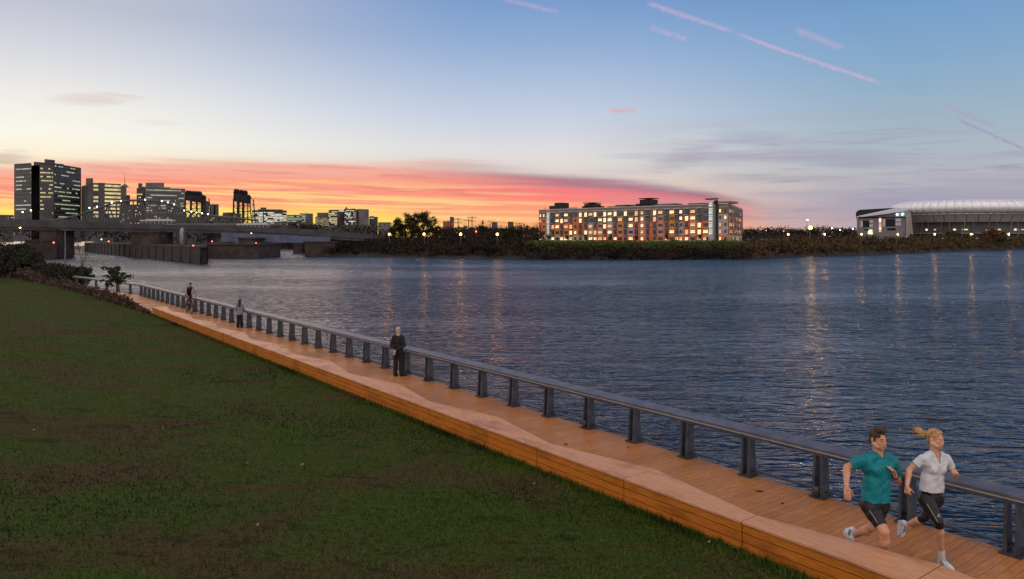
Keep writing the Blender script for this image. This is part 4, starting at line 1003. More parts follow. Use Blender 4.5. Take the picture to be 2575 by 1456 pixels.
# left wing
def aw_pt(u, v, Y): q = P(u, v, Y); return (q[0]-351, q[1]-560, q[2]-2.6)
def wing_Y(u): return 1.0/(1/530+(u-2156)/122*(1/500-1/530))
def wpan(name, u0, u1, v0, v1, mt, pr=0.5):
    m_ = MB(); a = aw_pt(u0, v1, wing_Y(u0)-pr); b2 = aw_pt(u1, v1, wing_Y(u1)-pr); c2 = aw_pt(u1, v0, wing_Y(u1)-pr); d2 = aw_pt(u0, v0, wing_Y(u0)-pr)
    bk = [(p[0]+0.2, p[1]+pr-0.05, p[2]) for p in (a, b2, c2, d2)]
    m_.add([a,b2,c2,d2]+bk, [(0,1,2,3),(4,7,6,5),(0,4,5,1),(1,5,6,2),(2,6,7,3),(3,7,4,0)]); return m_.build(name, mt, ar)
m_ = MB(); vs = []
for u, v in ((2158,546.5),(2277,532)):
    for Y_ in (wing_Y(u), wing_Y(u)+45): q = aw_pt(u, v, wing_Y(u)); vs += [(q[0]+(Y_-wing_Y(u))*0.45, q[1]+Y_-wing_Y(u), 0), (q[0]+(Y_-wing_Y(u))*0.45, q[1]+Y_-wing_Y(u), q[2])]
m_.add(vs, [(0,4,5,1),(2,3,7,6),(0,1,3,2),(4,6,7,5),(1,5,7,3)]); m_.build("wing_wall", aw, ar)
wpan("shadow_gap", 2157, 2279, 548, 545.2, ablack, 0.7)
m_ = MB(); m_.add([aw_pt(2154,546.0,wing_Y(2154)-3),aw_pt(2281,531.0,wing_Y(2281)-3),aw_pt(2281,529,wing_Y(2281)-3),aw_pt(2154,544.2,wing_Y(2154)-3),aw_pt(2281,526,wing_Y(2281)+20),aw_pt(2254,522.5,545),aw_pt(2262,530,560),aw_pt(2170,540,560)],
      [(0,1,2,3),(3,2,4,5),(3,5,7),(0,7,6,1)]); m_.build("wing_roof", awhite, ar)
m_ = MB(); fr_ = [(2152,541),(2152.5,535),(2156,530),(2163,527.4),(2200,525.3),(2254,522.4)]
vs = [aw_pt(u, v, wing_Y(2156)+18) for u, v in fr_]+[aw_pt(u+2, v+14 if v > 524 else v+4, wing_Y(2156)+19) for u, v in fr_]+[aw_pt(u+4, v-0.2, wing_Y(2156)+40) for u, v in fr_]
m_.add(vs, [(i,i+1,7+i,6+i) for i in range(5)]+[(i,12+i,13+i,i+1) for i in range(5)]); m_.build("roof_fascia", ablack, ar)
for us_ in ((2163.5,2169.5,2186.3,2195.6),(2219,2226.5,2251.7,2265.8)):
    dv = 0 if us_[0] < 2200 else -4
    wpan("white_panel", us_[0], us_[1], 554.7+dv, 571.3+dv*0.5, awhite, 0.3); wpan("strip_window", us_[1]+0.2, us_[2]-0.2, 554.7+dv, 571.3+dv*0.5, glassd, 0.2)
    wpan("white_panel", us_[2], us_[3], 552.7+dv, 561+dv, awhite, 0.3); wpan("white_panel", us_[2], us_[3], 563.7+dv, 571.3+dv, awhite, 0.3)
wpan("sign_column", 2210, 2216.3, 546, 583.5, emis("sign_orange", (1.0,0.42,0.2), 0.7), 0.4); wpan("sign_panel", 2210.5, 2215.8, 572.6, 578, lit_w, 0.5); wpan("sign_panel", 2210.5, 2215.8, 550, 557, lit_w, 0.5)
wpan("dark_vent", 2173, 2183, 576, 579.5, glassd, 0.2); wpan("dark_vent", 2231, 2252, 573.5, 579, glassd, 0.2)
m_ = MB(); q = aw_pt(2188.5,583,wing_Y(2188)-1.5)
pts_ = [(-1.6,-1.5),(1.7,-1.7),(1.8,1.2),(0.9,1.7),(-0.3,1.5),(-1.2,0.6)]
m_.add([(q[0]+x,q[1],q[2]+z) for x, z in pts_]+[(q[0]+x,q[1]+0.5,q[2]+z) for x, z in pts_], [tuple(range(6)),tuple(range(11,5,-1))]+[(i,(i+1) % 6,6+(i+1) % 6,6+i) for i in range(6)]); m_.build("lit_emblem", emis("emblem_light",(1.0,0.95,0.55),1.4), ar)
for u, v in ((2256,539.5),(2269,538.5)):
    m_ = MB(); m_.sphere(aw_pt(u, v, wing_Y(u)-1.2), 0.7, 8, 5); m_.build("flood_light", lamp_teal, ar)
m_ = MB(); vs = [aw_pt(2278,530,498),aw_pt(2291,536,492),aw_pt(2296.5,594,492),aw_pt(2278,594,498)]
m_.add(vs+[(p[0]+3,p[1]+10,p[2]) for p in vs], [(3,2,1,0),(4,5,6,7),(1,2,6,5),(0,1,5,4)]); m_.build("corner_pier", taupe, ar)
# ================================================================ vegetation
def leafm(name, c1, c2, c3=None, trans=0.0):
    m_ = bpy.data.materials.new(name); m_.use_nodes = True
    t_ = NT(m_.node_tree); bs = t_.n['Principled BSDF']
    g = t_.n.new('ShaderNodeNewGeometry'); nz = t_.noise(t_.coord('Object'), 0.18, 3, 0.6)
    cc_ = t_.mix(g.outputs['Random Per Island'], (*c1, 1), (*c2, 1))
    if c3:
        cc_ = t_.mix(t_.rng(nz, 0.50, 0.60), cc_, (*c3, 1)); nz2 = t_.noise(t_.mapv(t_.coord('Object'), (1,1,1), loc=(31,7,3)), 0.11, 4, 0.65)
        cc_ = t_.mix(t_.m('MULTIPLY', t_.rng(nz2, 0.48, 0.36), 0.85), cc_, tuple(x*0.22 for x in c1)+(1,))
    t_.put(bs.inputs['Base Color'], cc_); bs.inputs['Roughness'].default_value = 0.85; bs.inputs['Specular IOR Level'].default_value = 0.15
    return m_
lf_dark = leafm("leaf_dark_scrub", (0.013, 0.012, 0.008), (0.036, 0.029, 0.017), (0.040, 0.020, 0.013))
lf_olive = leafm("leaf_olive_scrub", (0.034, 0.030, 0.014), (0.098, 0.078, 0.034), (0.110, 0.050, 0.022))
lf_hedge = leafm("leaf_hedge", (0.030, 0.052, 0.012), (0.115, 0.14, 0.042))
lf_tree = leafm("leaf_tree", (0.022, 0.022, 0.010), (0.052, 0.044, 0.018))
lf_young = leafm("leaf_young_tree", (0.018, 0.028, 0.010), (0.045, 0.055, 0.022))
lf_bush = leafm("leaf_bush", (0.022, 0.026, 0.017), (0.060, 0.058, 0.040))
lf_brown = leafm("leaf_brown_cover", (0.052, 0.034, 0.024), (0.105, 0.070, 0.048))
lf_rust = leafm("leaf_rust_tree", (0.090, 0.045, 0.016), (0.16, 0.075, 0.026)); lf_yg = leafm("leaf_yellow_green_tree", (0.055, 0.055, 0.016), (0.12, 0.105, 0.034))
bark = mat("bark", (0.040, 0.030, 0.024), 0.95, var=0.4, vscale=4)
def leaf_quads(C, size, squash=1.0):
    """one leaf card per centre, turned at random"""
    n = len(C); a = nrg.normal(size=(n, 3)); a /= np.linalg.norm(a, axis=1)[:, None]
    b = nrg.normal(size=(n, 3)); b -= a*(a*b).sum(1)[:, None]; b /= np.linalg.norm(b, axis=1)[:, None]
    s = size*(0.6+0.8*nrg.random((n, 1))); a = a*s; b = b*s*0.55
    V = np.stack([C-a, C+b*0.9-a*0.1, C+a, C-b*0.9-a*0.1], 1).reshape(-1, 3)
    return V, np.arange(4*n).reshape(n, 4)
def clumps(n, centre, rad, shell=0.55):
    d = nrg.normal(size=(n, 3)); d /= np.linalg.norm(d, axis=1)[:, None]
    r = shell+(1-shell)*nrg.random((n, 1))
    return np.asarray(centre)+d*r*np.asarray(rad)
def foliage(cl, per, spread, size, keep=None):
    C = np.repeat(cl, per, 0)+nrg.normal(size=(len(cl)*per, 3))*np.asarray(spread)
    if keep is not None: C = C[keep(C)]
    return leaf_quads(C, size)
def branches(mb, p, d, L, r, depth, n=3, spread=0.6, up=0.15, seg=3):
    pts = [Vector(p)]; dd = Vector(d).normalized()
    for i in range(seg):
        dd = (dd+Vector((rnd.gauss(0, .12), rnd.gauss(0, .12), rnd.gauss(0, .08)+up*0.4))).normalized(); pts.append(pts[-1]+dd*L/seg)
    mb.tube(pts, [r*(1-0.5*i/seg) for i in range(seg+1)], 5 if depth < 2 else 3, cap=False)
    if depth > 0:
        for i in range(n):
            q = pts[-1] if i == 0 else pts[rnd.randint(1, seg)]
            nd_ = (dd+Vector((rnd.gauss(0, spread), rnd.gauss(0, spread), rnd.gauss(up, spread*0.5)))).normalized()
            branches(mb, q, nd_, L*rnd.uniform(0.55, 0.8), r*0.5, depth-1, n, spread, up, seg)
def leafy_tree(name, label, u, Y, zb, ztop, wpx, m, lobes, leaf=0.35, per=70, group=None, cat="tree", trunk=True):
    k = Y/F; x = (u-CU)*k; H = ztop-zb; W_ = wpx*k
    r_ = thing(name, label, cat, (x, Y, zb), 0, group)
    if trunk:
        m_ = MB(); m_.tube([(0,0,-0.3),(0.05*W_,0,H*0.3),(0,0,H*0.6)], [0.03*H+0.05,0.024*H+0.04,0.012*H+0.03], 7)
        for q in range(5):
            a = q*1.26; m_.tube([(0,0,H*0.28),(math.cos(a)*W_*0.14,math.sin(a)*W_*0.14,H*0.5),(math.cos(a)*W_*0.28,math.sin(a)*W_*0.28,H*0.7)],[0.014*H+0.03,0.009*H+0.02,0.02],5)
        m_.build("trunk", bark, r_)
    Vs = []
    for fx, fz, fr, fh, nc in lobes:
        cl = clumps(nc, (fx*W_, 0, fz*H), (fr*W_, fr*W_*0.8, fh*H), 0.35)
        V, Fq = foliage(cl, per, (W_*0.04, W_*0.04, H*0.035), leaf); Vs.append(V)
    V = np.concatenate(Vs); npmesh("crown", V, np.arange(len(V)).reshape(-1, 4), m, r_)
    return r_
leafy_tree("tree", "left half of the big dark leafy tree pair left of the red slab block", 1016, 292, 1.8, zat(532,292), 78, lf_tree, [(-0.12,0.62,0.30,0.30,34),(0.22,0.70,0.28,0.28,30),(0,0.36,0.42,0.2,26),(-0.34,0.40,0.16,0.2,12)], 0.30, 60, "pair of big dark trees")
leafy_tree("tree", "taller right half of the big dark leafy tree pair with a feathery crown", 1062, 286, 1.8, zat(525.5,286), 84, lf_tree, [(-0.02,0.72,0.26,0.26,32),(0.24,0.52,0.26,0.24,26),(-0.22,0.5,0.26,0.28,26),(0.42,0.36,0.14,0.16,12),(0,0.3,0.4,0.16,18)], 0.30, 60, "pair of big dark trees")
leafy_tree("tree", "small round dark tree right of the big tree pair", 1102, 300, 1.8, zat(562,300), 26, lf_tree, [(0,0.6,0.42,0.36,18)], 0.3, 50)
leafy_tree("tree", "dark green bushy tree between the bare trees right of the utility poles", 1217, 310, 1.8, zat(556,310), 34, lf_young, [(-0.1,0.7,0.32,0.26,18),(0.15,0.45,0.4,0.3,18)], 0.32, 50)
leafy_tree("tree", "low spreading dark tree below the right small grey tower", 1290, 300, 1.8, zat(568,300), 62, lf_tree, [(-0.2,0.6,0.32,0.36,18),(0.2,0.55,0.32,0.3,18)], 0.32, 50)
leafy_tree("tree", "rust coloured round tree in front of the arena colonnade", 2497, 405, 2.2, zat(571,405), 62, lf_rust, [(0,0.6,0.42,0.34,30),(0.1,0.35,0.44,0.25,16)], 0.42, 50)
leafy_tree("tree", "yellow green tree in front of the arena left of the rust one", 2392, 402, 2.2, zat(578,402), 50, lf_yg, [(0,0.62,0.4,0.34,26),(-0.15,0.35,0.4,0.25,14)], 0.42, 50)
leafy_tree("tree", "pale yellow tree at the foot of the arena corner pier", 2292, 398, 2.2, zat(590,398), 30, lf_yg, [(0,0.58,0.42,0.36,20)], 0.4, 45)
leafy_tree("tree", "dark green tree below the last lamp at the right edge", 2520, 385, 1.8, zat(592,385), 48, lf_young, [(0,0.55,0.44,0.4,24)], 0.42, 45)
for zx, lb in zip((215,428,657,940,1250,1603,1990), ("first small round tree against the apartment building, beside its left stair tower","second small round tree against the apartment building, on the yellow stone base","third small round tree against the apartment building, at the end of the yellow stone base","fourth small round tree against the apartment building, under an ochre and grey bay","fifth small round tree against the apartment building, near its middle","sixth small round tree against the apartment building, right of the middle","last small round tree against the apartment building, before the lit glass stair tower")):
    u = 1332.7+0.21485*zx; xl = uz(zx); q = A_+ex*xl; Yt = q.y-7
    leafy_tree("tree", lb, u, Yt, 2.5, zat(586.5,Yt), 13, lf_young, [(0,0.6,0.45,0.38,22)], 0.28, 26, "small trees along the apartment building")
def bare_tree(label, u, Y, zb, ztop, m=bark, group=None, depth=4, spread=0.5, r=None):
    H = ztop-zb; r_ = thing("bare_tree", label, "tree", ((u-CU)*Y/F, Y, zb), 0, group)
    m_ = MB(); m_.tube([(0,0,-0.3),(0.02*H,0,H*0.2),(0,0.01*H,H*0.38)], [r or 0.022*H,(r or 0.022*H)*0.8,(r or 0.022*H)*0.6], 7); m_.build("trunk", m, r_)
    m_ = MB()
    for k in range(5): branches(m_, (0.0,0.0,H*(0.26+0.03*k)), (rnd.gauss(0,.45),rnd.gauss(0,.45),1), H*0.30, (r or 0.022*H)*0.5, depth-1, 3, spread, 0.25)
    m_.build("crown", m, r_); return r_
for u, vt, Y, lb in ((1168,562,320,"bare twiggy tree between the first two utility poles"),(1197,557,325,"bare twiggy tree right of the tallest utility pole"),(1233,553,320,"tallest bare tree, left of the two small grey towers"),(1262,565,320,"bare tree between the two small grey towers"),(1330,567,330,"bare tree close to the left end of the apartment building"),(1348,560,480,"bare tree touching the left end wall of the apartment building")):
    bare_tree(lb, u, Y, 1.8, zat(vt, Y), group="bare trees on the far bank")
# scrub along the far bank: one uncountable mass on each side
def scrub(name, label, u0, u1, n, dmin, dmax, vtop, m, leaf, rr=(1.0, 2.4), per=34):
    cl, sp = [], []
    for i in range(n):
        u = rnd.uniform(u0, u1); d = dmin+(dmax-dmin)*rnd.random()**1.3; Y = shoreY(u)+d
        r = rnd.uniform(*rr); zg = bankz(d)
        zmax = zat(vtop(u)+(9 if d < 30 else 0), Y)
        z = zg+rnd.random()*max(0.2, min(zmax-r-zg, 0.4+d*0.12))
        cl.append(((u-CU)*Y/F, Y, z)); sp.append(r)
    cl, sp = np.array(cl), np.array(sp)
    C = np.repeat(cl, per, 0)+nrg.normal(size=(len(cl)*per, 3))*np.repeat(sp, per)[:, None]*np.array([0.62, 0.55, 0.42])
    V, Fq = leaf_quads(C, leaf); o_ = npmesh(name, V, Fq, m)
    return tag(o_, label, "scrub", kind='stuff')
def vt_left(u): return 590+4*math.sin(u*0.05)+4*math.sin(u*0.17+1)
scrub("scrub", "dark brown scrub covering the far bank left of the apartment building", 772, 1350, 950, 3.5, 70, vt_left, lf_dark, 0.42)
scrub("scrub", "dark scrub on the bank below the apartment hedge", 1335, 1885, 420, 0.5, 16, lambda u: 622, lf_dark, 0.40)
def vt_right(u): return 591+4.5*math.sin(u*0.043)+4*math.sin(u*0.13+2)+(5 if u < 1960 else 0)
scrub("scrub", "olive and rust scrub covering the far bank in front of the arena", 1880, 2720, 1250, 5, 75, vt_right, lf_olive, 0.50, (1.2, 2.8))
scrub("scrub", "brown scrub by the upstream bank seen through the bridge", 640, 768, 120, 1, 30, lambda u: 607, lf_dark, 0.6, (1.2, 2.6))
# dark treeline and rooftops between the two buildings
V_ = []
for i in range(420):
    u = rnd.uniform(1868, 2160); Y = rnd.uniform(520, 760); zt = zat(576+3*math.sin(u*0.06)+3*rnd.random(), Y); zc_ = 2+(zt-2)*rnd.random()**0.6
    V_.append(((u-CU)*Y/F, Y, zc_))
cl = np.array(V_); C = np.repeat(cl, 26, 0)+nrg.normal(size=(len(cl)*26, 3))*np.array([2.6, 2.6, 1.3])
V, Fq = leaf_quads(C, 0.8); tag(npmesh("treeline", V, Fq, lf_dark), "dark distant treeline between the apartment building and the arena", "trees", kind='stuff')
V_ = []
for i in range(520):
    u = rnd.uniform(1100, 1356); Y = rnd.uniform(420, 620); zt = zat(574+2*math.sin(u*0.08)+4*rnd.random(), Y); V_.append(((u-CU)*Y/F, Y, 2+(zt-2)*rnd.random()**0.6))
for i in range(240):
    u = rnd.uniform(-60, 1000); Y = rnd.uniform(400, 440); zt = zat(566+4*rnd.random(), Y); V_.append(((u-CU)*Y/F, Y, 2+(zt-2)*rnd.random()**0.6))
cl = np.array(V_); C = np.repeat(cl, 22, 0)+nrg.normal(size=(len(cl)*22, 3))*np.array([2.4, 2.4, 1.1])
V, Fq = leaf_quads(C, 0.75); tag(npmesh("treeline", V, Fq, lf_dark), "dark distant treeline behind the bare trees left of the apartment building", "trees", kind='stuff')
# town lights between the buildings
tl = thing("low_warehouse", "long low dark warehouse with dim pale wall panels left of the bright flood lamp", "building", (*P2(1930, 430), 2.3))
q0 = Vector((*P2(1930,430),2.3))
m_ = MB(); a, b_ = P2(1872,440), P2(2010,430); m_.prism([(a[0]-q0.x,a[1]-q0.y),(b_[0]-q0.x,b_[1]-q0.y),(b_[0]-q0.x+3,b_[1]-q0.y+14),(a[0]-q0.x+3,a[1]-q0.y+14)],0,zat(590,435)-2.3); m_.build("wall", darkc, tl)
for u0, u1 in ((1876,1886),(1910,1922),(1924,1936),(1940,1955)):
    m_ = MB(); a, b_ = P2(u0,434.5-(u0-1930)*0.07), P2(u1,434.5-(u1-1930)*0.07); z0_, z1_ = zat(606.5,434)-2.3, zat(600.5,434)-2.3
    m_.add([(a[0]-q0.x,a[1]-q0.y,z0_),(b_[0]-q0.x,b_[1]-q0.y,z0_),(b_[0]-q0.x,b_[1]-q0.y,z1_),(a[0]-q0.x,a[1]-q0.y,z1_)],[(0,1,2,3)]); m_.build("wall_panel", pale, tl)
for u, v, lb, mm in ((1927,579.5,"tiny warm lamp in the dark trees right of the apartment building",lamp_warm),(1971,581,"tiny warm lamp left of the bright flood lamp",lamp_warm),(2092,574,"tiny white lamp right of the bright flood lamp",lamp_wh),(2113,578.5,"tiny white lamp in the treeline left of the arena",lamp_wh),(2145,575,"tiny white lamp just left of the arena wing",lamp_wh),(1019,584,"tiny white lamp under the big tree pair",lamp_wh),(1041,594,"tiny pale lamp low under the big tree pair",lamp_warm),(1103,578,"tiny red lamp by the small round dark tree",lamp_red),(1056,599,"tiny orange lamp on the bank under the big tree pair",lamp_warm)):
    x, y, z = P(u, v, 300 if u < 1200 else 480); r_ = thing("distant_lamp", lb, "lamp", (x, y, 2.2), 0, "tiny distant lamps"); m_ = MB(); m_.tube([(0,0.2,-0.2),(0,0.2,z-2.2)],0.08,5); m_.build("post", steel_g, r_); m_ = MB(); m_.sphere((0,0,z-2.2),0.22,8,5); m_.build("lamp_bulb", mm, r_)
# hedge under the apartment building
hd = []
for i in range(620):
    u = rnd.uniform(1328, 1874); row = rnd.random(); d = 13+14*row; Y = shoreY(u)+d; zg = bankz(d)
    zt = zat(606.5+1.6*math.sin(u*0.21)+1.2*math.sin(u*0.53+row*4)+row*-1.0, Y); zz = zg+(zt-zg)*rnd.random()**0.5
    hd.append(((u-CU)*Y/F, Y, zz-0.35))
cl = np.array(hd); C = np.repeat(cl, 55, 0)+nrg.normal(size=(len(cl)*55, 3))*np.array([0.75, 0.6, 0.36])
V, Fq = leaf_quads(C, 0.22); tag(npmesh("hedge", V, Fq, lf_hedge), "long clipped dark green hedge running below the apartment building", "hedge")
# ---------------------------------------------------------------- near planting
def near(u, v, z=0.0): Y = GY(v, z); return ((u-CU)*Y/F, Y, z)
def bush(label, u, v, wpx, hpx, m, z=0.0, n=60, per=70, leaf=0.09, group="dark bushes beyond the end of the lawn"):
    p = near(u, v, z); k = p[1]/F; W_, H = wpx*k, hpx*k
    cl = clumps(n, (0, 0, H*0.45), (W_*0.5, W_*0.45, H*0.5), 0.5); cl[:, 2] = np.abs(cl[:, 2])
    V, Fq = foliage(cl, per, (W_*0.06, W_*0.06, H*0.07), leaf)
    r_ = npmesh("bush", V, Fq, m); r_.location = p
    return tag(r_, label, "bush", group)
bush("broad dark bush left of the rail end, behind the thin pole", 150, 712, 90, 52, lf_bush, n=70, per=110)
bush("dark bush right of the thin pole, under the bare sapling", 205, 714, 60, 46, lf_bush, n=60, per=100)
bush("dark bush on the bank left of the square fender block", 75, 676, 70, 46, lf_bush, 0.6, n=60, per=90, leaf=0.14)
bush("tall dark bush mass at the far left edge of the view", 8, 690, 60, 74, lf_bush, 0.8, n=90, per=90, leaf=0.14)
bush("low bush between the left edge and the square fender block", 112, 690, 50, 34, lf_bush, 0.3, n=50, per=90, leaf=0.12)
bush("dark bush on the bank under the left end of the bridge", 40, 650, 80, 40, lf_bush, 0.5, n=60, per=80, leaf=0.2)
# brown ground cover between lawn and boardwalk
C = []
for i in range(9000):
    s = rnd.uniform(45, 104)
    n0, n1 = lawn_edge(s)-0.15, (deck_in(s)-0.05 if s < 80 else -0.9)
    n = n0+(n1-n0)*rnd.random(); C.append(PT(s, n, lawnz(s, n)+0.03+abs(rnd.gauss(0, 0.16))*min(1, (s-44)/8)*(1.6 if s > 75 else 1)))
for i in range(9000):                                    # brown hedge ridge closing the lawn on the left
    s = rnd.uniform(97, 122); n = rnd.uniform(-30, -2.0); C.append(PT(s, n, lawnz(s, n)+abs(rnd.gauss(0, 0.3))))
V, Fq = leaf_quads(np.array(C), 0.16); tag(npmesh("ground_cover", V, Fq, lf_brown), "brown dry ground cover between the lawn and the boardwalk", "ground cover", kind='stuff')
# young tree with drooping leaves
p = near(293, 757); yt = thing("young_tree", "young green tree with drooping leafy branches beside the boardwalk", "tree", p)
m_ = MB(); H = 2.85; m_.tube([(0,0,-0.2),(0.02,0,0.8),(0.0,0,1.6)],[0.05,0.042,0.03],7); m_.build("trunk", bark, yt)
m_ = MB(); CC = []
for i in range(22):
    a = rnd.uniform(0, 6.28); L = rnd.uniform(0.5, 1.35); z0_ = rnd.uniform(0.95, 1.6); rise = rnd.uniform(0.25, 1.25)
    pts_ = [(0,0,z0_)]+[(math.cos(a)*L*t, math.sin(a)*L*t, z0_+rise*math.sin(t*1.9)) for t in (0.35,0.7,1.0)]
    m_.tube(pts_, [0.018,0.012,0.008,0.004], 4, cap=False)
    for t in np.linspace(0.3, 1.0, 60):
        CC.append((math.cos(a)*L*t+rnd.gauss(0,.07), math.sin(a)*L*t+rnd.gauss(0,.07), z0_+rise*math.sin(t*1.9)-abs(rnd.gauss(0,.10))))
m_.build("branches", bark, yt); V, Fq = leaf_quads(np.array(CC), 0.085); npmesh("crown", V, Fq, lf_young, yt)
p = near(206, 716); bt_ = bare_tree("bare upright sapling with twiggy branches standing in the bushes by the rail end", 206, p[1], 0.0, zat(600, p[1]), depth=4, spread=0.28, r=0.06)
p = near(164, 712); r_ = thing("lamp_post", "thin dark lamp post with a flat double arm at the end of the boardwalk", "lamp post", p); h = zat(579, p[1])
m_ = MB(); m_.tube([(0,0,0),(0,0,0.4),(0,0,h)],[0.11,0.085,0.06],8); m_.build("post", steel_g, r_); m_ = MB(); m_.box((0,0,h+0.02),(1.0,0.22,0.07)); m_.build("double_arm", steel_g, r_)
# ---------------------------------------------------------------- grass blades standing out of the lawn
gb = leafm("grass_blades", (0.022, 0.042, 0.006), (0.080, 0.125, 0.018), (0.10, 0.064, 0.030))
NB = 190000; s = nrg.random(NB)**2.6*105-6.5; n = -(nrg.random(NB)**1.3)*9.5-0.02
s[:18000] = nrg.random(18000)**1.3*50-5.5; n[:18000] = -0.01-np.abs(nrg.normal(size=18000))*0.10
base = np.stack([B0.x+DS.x*s+DN.x*n, B0.y+DS.y*s+DN.y*n, np.array([lawnz(a, b_) for a, b_ in zip(s, n)])-0.01], 1)
ang = nrg.random(NB)*6.283; hgt = 0.035+0.045*nrg.random(NB); hgt[:18000] *= 1.0+1.4*nrg.random(18000)**2; wd_ = 0.008+0.008*nrg.random(NB)
ax_ = np.stack([np.cos(ang), np.sin(ang), np.zeros(NB)], 1)*wd_[:, None]
tip = base+np.stack([nrg.normal(size=NB)*0.025, nrg.normal(size=NB)*0.025, hgt], 1)
V = np.stack([base-ax_, base+ax_, tip], 1).reshape(-1, 3); tag(npmesh("grass", V, np.arange(3*NB).reshape(NB, 3), gb), "short grass blades standing on the lawn and against the bench", "grass", kind='stuff')
# ---------------------------------------------------------------- litter
paper = mat("pale_scrap", (0.20, 0.17, 0.12), 0.8); twigm = mat("twig", (0.05, 0.02, 0.012), 0.9)
def scrap(u, v, label, L=0.045, mt=paper):
    z = 0.0
    for _ in range(12):
        Y = GY(v, z); x = (u-CU)*Y/F; q = Vector((x, Y))-B0; s_, n_ = q.dot(DS), q.dot(DN); z = lawnz(s_, n_)+0.012
    L *= 0.65; m_ = MB(); m_.add([(-L,-L*.5,0.004),(L*.8,-L*.6,0.012),(L,L*.5,0.03),(-L*.6,L*.6,0.015),(0,0,0.05)], [(0,1,4),(1,2,4),(2,3,4),(3,0,4),(3,2,1,0)])
    o_ = m_.build("litter", mt); o_.location = (x, Y, z); tag(o_, label, "litter", "pale scraps lying on the lawn")
scrap(85, 1083, "pale scrap at the left of the brown worn patch"); scrap(410, 1079, "pale scrap right of the brown worn patch", 0.035); scrap(622, 1166, "pale scrap near the middle of the lawn", 0.03)
scrap(1783, 1365, "pale scrap by the bench foot at the nearest joint", 0.045); scrap(648, 1322, "pale scrap low on the lawn in the foreground", 0.04); scrap(760, 1170, "small pale scrap near the bench side of the lawn", 0.05); scrap(1343, 1218, "small white scrap in the grass beside the bench", 0.03)
def stick(u, v, L, label, ang):
    Y = GY(v); m_ = MB(); m_.tube([(-L,0,0.012),(0,0.008,0.016),(L,0,0.012)],[0.008,0.013,0.006],6); o_ = m_.build("twig", twigm); o_.location = ((u-CU)*Y/F, Y, 0); o_.rotation_euler = (0,0,ang); tag(o_, label, "twig", "dark bits lying on the boardwalk")
stick(1910, 1237, 0.075, "dark broken twig lying on the planks before the bench joint", -0.1); stick(1968, 1268, 0.03, "small dark crumb right of the broken twig", 0.3); stick(1423, 1118, 0.04, "dark leaf bit on the planks below the stain", 0.2); stick(1580, 1126, 0.025, "tiny dark bit beside the fin post", 0.5); stick(1289, 1069, 0.03, "tiny dark bit on the planks near the bench", 0.1)
# ================================================================ people
def skinm(name, c):
    m_ = bpy.data.materials.new(name); m_.use_nodes = True
    t_ = NT(m_.node_tree); bs = t_.n['Principled BSDF']; nz = t_.noise(t_.coord('Object'), 9, 4, 0.6)
    t_.put(bs.inputs['Base Color'], t_.mix(t_.rng(nz, 0.3, 0.7), tuple(x*0.85 for x in c)+(1,), (*c, 1)))
    bs.inputs['Roughness'].default_value = 0.5; bs.inputs['Subsurface Weight'].default_value = 0.06; bs.inputs['Specular IOR Level'].default_value = 0.35
    return m_
def clothm(name, c, rough=0.75, bump=0.5, sc=7.0, sheen=0.0):
    m_ = bpy.data.materials.new(name); m_.use_nodes = True
    t_ = NT(m_.node_tree); bs = t_.n['Principled BSDF']; co = t_.coord('Object')
    f_ = t_.noise(t_.mapv(co, (1, 1, 0.55), (0.3, 0.5, 0)), sc, 3, 0.5, 1.2); w_ = t_.noise(co, 260, 2, 0.5)
    t_.put(bs.inputs['Base Color'], t_.mix(t_.rng(w_, 0.3, 0.7), tuple(x*0.85 for x in c)+(1,), (*c, 1)))
    bs.inputs['Roughness'].default_value = rough; bs.inputs['Specular IOR Level'].default_value = 0.3
    t_.put(bs.inputs['Normal'], t_.bump(t_.m('ADD', f_, t_.m('MULTIPLY', w_, 0.03)), bump, 0.05)); return m_
def ico(sub):
    bm = bmesh.new(); bmesh.ops.create_icosphere(bm, subdivisions=sub, radius=1.0)
    v = [tuple(x.co) for x in bm.verts]; f = [tuple(q.index for q in p.verts) for p in bm.faces]; bm.free(); return np.array(v), f
ICO = ico(3)
def cap(p0, p1, r0, r1): return ('c', Vector(p0), Vector(p1), r0, r1)
def ell_(c, r, M=None): return ('e', Vector(c), r, M)
